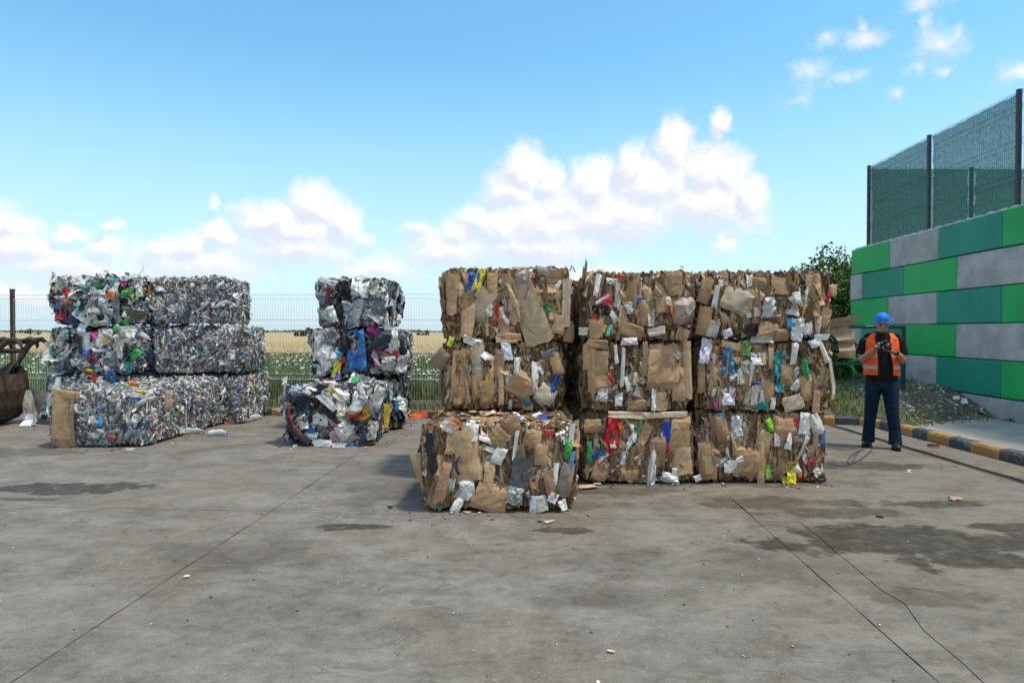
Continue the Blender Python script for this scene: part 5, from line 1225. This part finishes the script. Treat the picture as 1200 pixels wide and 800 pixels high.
for f_, a in ((LF, .35), (RF, -.12)):
    mm = Matrix.Rotation(a, 3, 'Z').transposed() if False else Matrix.Rotation(-a, 3, 'Z'); c0 = V3(f_[0], f_[1], 0)
    sb = B().ell(c0 + mm @ V3(0, -.07, .045), (.05, .125, .045), 14, 8, mm); sb.ell(c0 + mm @ V3(0, .02, .055), (.044, .075, .055), 12, 8, mm)
    so = remesh(sb, .009, 'shoe', shoe, pr, 2)
    for v in so.data.vertices: v.co.z = max(v.co.z, .004)
    s2 = B().prism([tuple((c0 + mm @ V3(.052 * math.cos(t_) * (1 if math.sin(t_) > 0 else .9), -.06 + .135 * math.sin(t_), 0)).xy) for t_ in np.linspace(0, 2 * math.pi, 18)[:-1]], 0, .018); obj('sole', s2.me('sole', camblk), so)
# vest
def torso(z):
    zs = [.86, .93, 1.08, 1.22, 1.35, 1.43, 1.47, 1.50]; rx = [.182, .188, .190, .194, .195, .165, .11, .074]; ry = [.135, .145, .148, .138, .120, .10, .085, .074]
    return np.interp(z, zs, rx), np.interp(z, zs, ry), np.interp(z, zs, [0, -.005, -.008, -.004, .008, .012, .012, .008])
def vest_pt(z, th, off=.016):
    rx, ry, cy = torso(z); fl = .012 * math.sin(th * 5 + z * 9) * (1.25 - min(z, 1.25)) * 2
    return V3((rx + off + fl) * math.sin(th), cy - (ry + off + fl) * math.cos(th), z + (.0))
def vgrid(z0, z1, ta, tb, nz, nt, off, name, m_, parent, thick=.006):
    V = []; 
    for lay in (0, thick):
        for j in range(nz + 1):
            z = z0 + (z1 - z0) * j / nz
            for i in range(nt + 1):
                th = ta(z) + (tb(z) - ta(z)) * i / nt; V.append(vest_pt(z, th, off - lay))
    n = (nz + 1) * (nt + 1); Fc = []
    for j in range(nz):
        for i in range(nt):
            k = j * (nt + 1) + i; q = (k, k + 1, k + nt + 2, k + nt + 1); Fc.append(q); Fc.append(tuple(x + n for x in q[::-1]))
    rim = [i for i in range(nt + 1)] + [(j + 1) * (nt + 1) - 1 for j in range(1, nz + 1)] + [nz * (nt + 1) + i for i in range(nt - 1, -1, -1)] + [j * (nt + 1) for j in range(nz - 1, 0, -1)]
    for a, b_ in zip(rim, rim[1:] + rim[:1]): Fc.append((b_, a, a + n, b_ + n))
    return obj(name, mesh(name, V, Fc, m_, smooth=False), parent)
inL = lambda z: -np.interp(z, [.94, 1.2, 1.38, 1.475], [.26, .28, .42, .62]); inR = lambda z: np.interp(z, [.94, 1.1, 1.25, 1.38, 1.475], [.66, .58, .40, .42, .62])
outS = lambda z: np.interp(z, [.94, 1.10, 1.18, 1.28, 1.40, 1.475], [1.75, 1.75, 1.35, 1.08, 1.12, 1.45])
vest = vgrid(.94, 1.475, inL, lambda z: -outS(z), 20, 12, .018, 'vest', orange, pr)
vest['label'] = 'orange high visibility vest worn open'
vgrid(.94, 1.475, inR, outS, 20, 12, .018, 'front_panel', orange, vest)
vgrid(.94, 1.475, lambda z: np.interp(z, [.94, 1.10, 1.18, 1.28, 1.40, 1.475], [1.75, 1.75, 1.9, 2.0, 1.95, 1.5]), lambda z: 2 * math.pi - np.interp(z, [.94, 1.10, 1.18, 1.28, 1.40, 1.475], [1.75, 1.75, 1.9, 2.0, 1.95, 1.5]), 20, 20, .018, 'back_panel', orange, vest)
for (za, zb) in ((1.015, 1.065), (1.165, 1.205)):
    vgrid(za, zb, inL, lambda z: -outS(z), 2, 10, .021, 'reflective_strip', refl, vest, .004); vgrid(za, zb, inR, outS, 2, 8, .021, 'reflective_strip', refl, vest, .004)
bp = vest_pt(1.39, .80, .022); mb = Matrix.Rotation(.8, 3, 'Z')
obj('badge', B().add([bp + mb @ V3(.024 * math.cos(a), -.002, .024 * math.sin(a)) for a in np.linspace(0, 6.283, 15)[:-1]] + [bp + mb @ V3(0, -.006, 0)], [(i, (i + 1) % 14, 14) for i in range(14)]).me('badge', refl), vest)
obj('badge_text', B().box(bp + mb @ V3(-.001, -.008, .004), (.026, .003, .006), mb).box(bp + mb @ V3(0, -.008, -.008), (.018, .003, .004), mb).me('badge_text', denim), vest)
# watch
obj('wristwatch', B().tube([wl + V3(.012, .02, -.012), wl + V3(-.004, -.012, .004)], .034, 12).me('wristwatch', camblk), pr)
# cap worn backwards: dome with the open arch over the forehead, strap below it, peak behind
cp = B(); nu, nv = 28, 9; V = []; Fc = []
for j in range(nv + 1):
    th = (math.pi / 2) * j / nv
    for i in range(nu):
        ph = 2 * math.pi * i / nu; V.append(hc + HM @ V3(.088 * math.sin(th) * math.cos(ph), .006 + .108 * math.sin(th) * math.sin(ph), .038 + .100 * math.cos(th)))
for j in range(nv):
    for i in range(nu):
        ph = 2 * math.pi * (i + .5) / nu - 1.5 * math.pi; th = (math.pi / 2) * (j + .5) / nv
        if abs(ph) < .50 and 1.12 < th < 1.42 and abs(ph) < .55 - .9 * max(0, 1.3 - th): continue
        Fc.append((j * nu + i, (j + 1) * nu + i, (j + 1) * nu + (i + 1) % nu, j * nu + (i + 1) % nu))
cap = obj('cap', cp.add(V, Fc).me('cap', capb, True), pr); cap['label'] = 'bright blue baseball cap worn backwards'
obj('cap_band', B().tube([hc + HM @ V3(.089 * math.cos(a), .006 + .109 * math.sin(a), .036) for a in np.linspace(0, 6.283, 29)], [(.004, .010)] * 29, 6).me('cap_band', capb, True), cap)
pk = B(); V = []; Fc = []
for j in range(4):
    for i in range(9):
        a = rad(90 - 62 + 124 * i / 8 - 22); r0 = 1 + .62 * j / 3 * math.sin(math.pi * i / 8) ** .6; V.append(hc + HM @ V3(.090 * math.cos(a) * r0, .006 + .110 * math.sin(a) * r0, .032 - .018 * j / 3))
for j in range(3):
    for i in range(8): k = j * 9 + i; Fc.append((k, k + 1, k + 10, k + 9))
V2 = [v + V3(0, 0, -.006) for v in V]; pk.add(V + V2, Fc + [tuple(x + 36 for x in q[::-1]) for q in Fc] + [(i, i + 1, i + 37, i + 36)[::-1] for i in range(27, 35)]); obj('peak', pk.me('peak', capb, True), cap)
obj('side_tab', B().box(hc + HM @ V3(.096, -.045, .034), (.035, .008, .014), HM).me('side_tab', capb), cap)

# the camera he holds
ph_ = thing('photo_camera', 'black digital camera with a wide round lens held in both hands', 'camera', Vector((PX_, PY_, 0)) + Matrix.Rotation(YAW, 3, 'Z') @ cpos, YAW)
bb = B(); bb.box((0, 0, 0), (.128, .05, .082)); bb.box((0, -.004, .052), (.05, .048, .03)); bb.tube([(-.052, -.030, -.036), (-.052, -.030, .038)], [.017, .017], 8)
remesh(bb, .005, 'camera_body', camblk, ph_, 2)
lens = obj('lens', B().tube([(.012, -.02, -.004), (.012, -.07, -.004), (.012, -.078, -.004), (.012, -.105, -.004)], [.033, .036, .039, .041], 20, True).me('lens', camblk, True), ph_)
obj('front_glass', B().ell((.012, -.104, -.004), (.032, .005, .032), 16, 6).me('front_glass', simple('glass_dark', (.01, .012, .02), .05, .8, 0, 0, 1, 0), True), lens)
obj('lens_ring', B().tube([(.012, -.060, -.004), (.012, -.064, -.004)], .0385, 20).me('lens_ring', refl), lens)
obj('top_dial', B().tube([(-.04, 0, .041), (-.04, 0, .052)], .013, 12).me('top_dial', refl), ph_)
obj('hot_shoe', B().box((0, -.004, .0695), (.02, .02, .005)).me('hot_shoe', refl), ph_)
obj('neck_strap', B().tube([(-.066, 0, .02), (-.075, .03, -.06), (-.068, .075, -.2), (-.062, .10, -.34), (-.068, .095, -.39)], [(.004, .003)] * 5, 6).me('neck_strap', camblk, True), ph_)

# ------------------------------------------------------------------ grab bucket at the left edge
GY = 11.2
gb = thing('grapple_bucket', 'worn steel grapple bucket with curved claws standing at the left edge', 'grapple', (at(5, 495, GY).x, GY, 0))
g0 = gb.location
def sideplate(off):
    pts2 = [(-60, 470), (-40, 425), (0, 432), (12, 424), (24, 428), (31, 436), (30, 455), (28, 474), (22, 486), (10, 493), (-30, 496)]
    fr = [at(x, min(y, 494.5), GY) - g0 for x, y in pts2]; n = len(fr); V = [p + V3(0, off, 0) for p in fr] + [p + V3(0, off + .025, 0) for p in fr]
    for v in V: v.z = max(v.z, .005)
    return V, [tuple(range(n)), tuple(range(2 * n - 1, n - 1, -1))] + [(i, n + i, n + (i + 1) % n, (i + 1) % n) for i in range(n)]
for off in (0, -1.15):
    b = B(); b.add(*sideplate(off)); obj('side_plate', b.me('side_plate', M['steel']), gb)
prof = [at(x, min(y, 494.5), GY) - g0 for x, y in [(31, 437), (34, 455), (30, 475), (22, 488), (8, 494), (-30, 494.5)]]
b = B(); V = []
for p in prof: V += [p + V3(0, .02, 0), p + V3(0, -1.15, 0), p + V3(-.03, .02, .0), p + V3(-.03, -1.15, 0)]
for v in V: v.z = max(v.z, .004)
Fc = []
for i in range(len(prof) - 1): a, c = 4 * i, 4 * i + 4; Fc += [(a, c, c + 1, a + 1), (a + 2, a + 3, c + 3, c + 2), (a, a + 2, c + 2, c), (a + 1, c + 1, c + 3, a + 3)]
obj('curved_shell', b.add(V, Fc).me('curved_shell', M['rust']), gb)
for k, (ox, oy) in enumerate([(0, .0), (0, -.6), (0, -1.12)]):
    pts = [at(x, y, GY) - g0 + V3(ox, oy, 0) for x, y in [(17, 440), (20, 428), (27, 414), (34, 404), (42, 398.5), (49, 397.5), (55, 402), (57.5, 409)]]
    obj('claw_arm', B().tube(pts, [(.03, .06), (.03, .07), (.03, .06), (.03, .05), (.03, .045), (.03, .04), (.028, .03), (.012, .01)], 8).me('claw_arm', M['steel'], True), gb)
for (ya, yb, r_) in ((399, 400, .045), (411, 411, .04)):
    pa, pb = at(-90, ya, GY + .1) - g0, at(44 if ya < 405 else 30, yb, GY + .1) - g0
    obj('cross_tube', B().tube([pa, (pa + pb) / 2, pb], r_, 10).me('cross_tube', M['steel'], True), gb)
for x in (-32, -10, 12, 43):
    pts = [at(x + dx, y, GY - .02) - g0 for dx, y in ((-16, 399), (-8, 397), (-2, 399), (1, 405), (.5, 408.5))]
    obj('tooth', B().tube(pts, [(.035, .03), (.035, .045), (.035, .04), (.03, .02), (.008, .006)], 7).me('tooth', M['steel'], True), gb)
pa, pb = at(2, 448, GY - .03) - g0, at(18, 424, GY - .03) - g0
obj('hydraulic_ram', B().tube([pa, pa * .5 + pb * .5, pa * .45 + pb * .55, pb], [.045, .045, .022, .022], 10).me('hydraulic_ram', M['steel'], True), gb)
for x, y in ((20, 427), (6, 446)): obj('pin', B().tube([at(x, y, GY - .06) - g0, at(x, y, GY + .02) - g0], .035, 10).me('pin', M['steel']), gb)

# ------------------------------------------------------------------ loose waste and litter
def loose(name, lab, cat, px, py, wp, hp, col, mt='paper', flat=False, rot=0, amp=.14, Z=0., stand=.0, group=None, curl=0.):
    p = gnd(px, py, Z); k = p.y / F
    t_ = thing(name, lab, cat, p, group=group); w_ = wp * k
    h_ = hp * k if not flat else wp * k * R.uniform(.5, .8)
    V, Fc = solid_sheet(w_, h_, amp * min(w_, h_), 6, 6, .004, .06, 3, .15, .2, curl)
    o = obj(name + '_piece' if False else 'sheet', mesh('sheet', V, Fc, M[mt], tint=np.repeat([col], len(V), 0)), t_)
    o.rotation_euler = (rad(90 + R.uniform(-8, 8)) if flat else rad(-12), rad(rot), rad(R.uniform(-40, 40)) if flat else rad(R.uniform(-15, 15)))
    bpy.context.view_layer.update(); mz = min((o.matrix_local @ v.co).z for v in o.data.vertices); o.location.z = -mz + .003
    return t_
loose('carton_sheet', 'off white flattened carton leaning beside the steel bucket', 'cardboard', 33, 496, 18, 36, (.68, .60, .48), 'cardboard', rot=-24)
loose('carton_sheet', 'tan creased carton standing second from the steel bucket', 'cardboard', 42, 494, 24, 34, (.62, .50, .36), 'cardboard', rot=24)
loose('plastic_sheet', 'white plastic sheet lying over cartons beside the leftmost stack', 'plastic', 44, 476, 28, 14, (.7, .7, .68), 'plastic', rot=14, Z=.06)
loose('plastic_bag', 'crumpled white bag on the concrete in front of the loose cartons', 'bag', 37, 499, 20, 15, (.72, .72, .74), 'plastic', rot=-6, amp=.25)
loose('rolled_plastic', 'red plastic roll lying between the cartons and leftmost stack', 'plastic', 52, 479.5, 13, 5, (.6, .05, .02), 'plastic', amp=.3)
loose('plastic_scrap', 'blue scrap on the ground left of the front bottle bale', 'litter', 55, 485, 9, 5, (.03, .25, .5), 'plastic', amp=.3)
loose('plastic_scrap', 'black and white scrap lying by the left foot of the leftmost stack', 'litter', 56, 491, 14, 5, (.12, .12, .12), 'plastic', amp=.3)
loose('plastic_bag', 'grey film bag hanging out low at the left of the leftmost stack', 'bag', 60, 488, 12, 30, (.4, .41, .42), 'plastic', rot=8, amp=.25)
loose('orange_sheet', 'bright orange plastic sheet lying on the concrete near the far kerb', 'plastic', 491, 491, 21, 7, (.85, .14, .02), 'plastic', rot=-8, amp=.2)
loose('plastic_scrap', 'pink scrap on the concrete just right of the orange sheet', 'litter', 506, 490.5, 10, 5, (.3, .06, .09), 'plastic', amp=.3)
loose('styrofoam_tray', 'long white tray on the concrete in front of the low plastic bale', 'tray', 377, 524, 24, 8, (.78, .77, .73), 'plastic', amp=.2)
loose('styrofoam_tray', 'small white tray lying right of the long white tray', 'tray', 397, 524.5, 17, 5, (.75, .75, .75), 'plastic', amp=.2)
loose('plastic_scrap', 'sky blue scrap lying on the ground right of the white trays', 'litter', 409, 523, 12, 4, (.03, .3, .6), 'plastic', amp=.3)
loose('plastic_scrap', 'grey white scrap right of the sky blue scrap by the low bale', 'litter', 420, 522, 9, 5, (.6, .6, .62), 'plastic', amp=.3)
loose('white_slab', 'white plastic slab jutting from the left top corner of the low plastic bale', 'plastic', 346, 524, 5, 3, (.6, .6, .6), 'plastic', amp=.2)
def lying_bottle(px, py, lab, col, rz, sc=1.):
    p = gnd(px, py); t_ = thing('plastic_bottle', lab, 'bottle', (p.x, p.y, .02), rz); v, f = BOT[R.randrange(10)]
    v = (v * sc) @ np.array([[0, 0, 1.], [0, 1, 0], [1, 0, 0]]); v[:, 2] -= v[:, 2].min() + .018
    obj('bottle_body', mesh('bottle_body', v, f, M['clear_plastic'], tint=np.repeat([col], len(v), 0), smooth=True), t_)
    c = B().tube([(.108 * sc, 0, .012), (.124 * sc, 0, .012)], .0155 * sc, 8); obj('bottle_cap', mesh('bottle_cap', c.v, c.f, M['plastic'], tint=np.repeat([R.choice(BRIGHT)], len(c.v), 0)), t_)
lying_bottle(255, 511, 'crushed clear bottle lying alone on the concrete right of the bottle bales', (.62, .63, .62), .3, 1.1)
lying_bottle(334, 487, 'crushed clear bottle lying by the far kerb left of the low plastic bale', (.55, .56, .55), -.2, 1.3)
lying_bottle(349, 487, 'greenish bottle lying by the far kerb beside the low plastic bale', (.3, .42, .32), .1, 1.0)
lying_bottle(299, 493, 'upended clear bottle at the foot of the right hand bottle stack', (.6, .6, .6), 1.2, 1.3)
lying_bottle(226, 509, 'clear bottle lying at the foot of the second low bottle bale', (.55, .55, .55), .4, 1.2)
lying_bottle(287, 496, 'flattened brownish bottle near the foot of the right hand bottle stack', (.35, .28, .2), .1, 1.0)
loose('paper_scrap', 'red and white scrap lying on the concrete below the bottle stack', 'litter', 268, 497, 9, 4, (.6, .1, .1), 'paper', amp=.3)
loose('paper_scrap', 'small white paper crumb in front of the front bottle bale', 'litter', 152, 528, 11, 3, (.75, .75, .72), 'paper', amp=.3)
loose('cardboard_scrap', 'tan torn cardboard scrap lying between front bale and middle stack', 'litter', 690, 572, 22, 5, (.58, .42, .26), 'cardboard', True, amp=.12)
loose('cardboard_scrap', 'tan cardboard scrap lying beyond the dark stain in front of the single bale', 'litter', 643, 612, 13, 6, (.58, .46, .32), 'cardboard', True, amp=.12)
loose('cardboard_scrap', 'small tan scrap under the lower edge of the single front bale', 'litter', 547, 601, 9, 3, (.55, .36, .2), 'cardboard', True, amp=.12)
loose('paper_scrap', 'white scrap lying beside the tan scrap by the middle stack', 'litter', 700, 567.5, 8, 3, (.7, .7, .68), 'paper', True, amp=.2)
loose('paper_scrap', 'cream crumb lying alone in the foreground right of centre', 'litter', 716, 764, 8, 3, (.62, .55, .42), 'paper', True, amp=.2)
loose('paper_scrap', 'cream crumb lying alone in the left foreground near the joint', 'litter', 219, 676, 6, 3, (.6, .52, .4), 'paper', True, amp=.2)
loose('paper_scrap', 'small white crumb lying on the stain behind the man', 'litter', 1065, 554, 4, 4, (.75, .75, .78), 'paper', amp=.2)
loose('cardboard_scrap', 'rusty brown scrap lying between the drain and the yellow kerb stone', 'litter', 1094, 524.5, 14, 4, (.2, .08, .05), 'cardboard', amp=.3)
loose('cardboard_scrap', 'pinkish tan scrap lying on the concrete at the right', 'litter', 1119, 586, 14, 4, (.45, .3, .2), 'cardboard', True, amp=.3)
loose('plastic_scrap', 'black scrap on the concrete left of the single front bale', 'litter', 457, 596, 6, 3, (.03, .03, .03), 'plastic', amp=.3)
loose('plastic_scrap', 'dark scrap lying by the transverse joint at the right', 'litter', 1031, 606, 8, 3, (.05, .05, .05), 'plastic', True, amp=.3)
loose('plastic_bag', 'white bag caught on the dirt mound by the wall', 'bag', 1121, 468, 8, 4, (.78, .78, .8), 'plastic', amp=.2, Z=.42)
loose('plastic_bag', 'second white bag lower right on the dirt mound', 'bag', 1130, 473, 7, 6, (.78, .78, .8), 'plastic', amp=.2, Z=.40)
def cable(lab, pts):
    P = [gnd(x, y, 0) + V3(0, 0, z) for x, y, z in pts]; t_ = thing('loose_wire', lab, 'wire', P[0]); obj('strand', B().tube([p - P[0] for p in P], .0045, 5).me('strand', M['rust']), t_)
cable('thin rusty wire looping on the concrete from the man\'s left shoe', [(1013, 526, .006), (1005, 531, .03), (996, 537, .03), (993, 542, .006), (997, 545, .006), (985, 546, .006), (968, 543, .006)])
cable('second thin wire lying between the man\'s shoes and the right stack', [(1022, 527, .01), (1016, 534, .02), (1008, 540, .02), (997, 545, .006), (1003, 536, .03), (1007, 529, .02)])

# crumbs and shreds fallen round the feet of the bales
pp = []
for (xa, xb, yf) in ((-.8, .6, 5.62), (.65, 1.85, 6.66), (1.85, 3.15, 6.68), (-6.0, -4.7, 8.72), (-3.0, -1.8, 8.85), (-4.4, -3.6, 11.3), (-1.75, -1.2, 10.4), (-7.6, -6.2, 10.6)):
    for i in range(34): pp.append((R.uniform(xa - .12, xb + .12), yf - abs(R.gauss(0, .11)), .001))
for i in range(60): pp.append((-4.62 + abs(R.gauss(0, .16)), R.uniform(8.8, 12), .001))
for i in range(40): pp.append((-1.72 + abs(R.gauss(0, .14)), R.uniform(9, 11.5), .001))
chips(len(pp), pp, .006, .032, [(.6, .58, .54), (.42, .28, .16), (.5, .36, .22), (.25, .24, .22), (.72, .7, .67), (.5, .05, .04), (.05, .15, .45), (.3, .2, .12)], 'fallen_shreds', 'small shreds of cardboard and plastic fallen round the foot of the bales', .25)
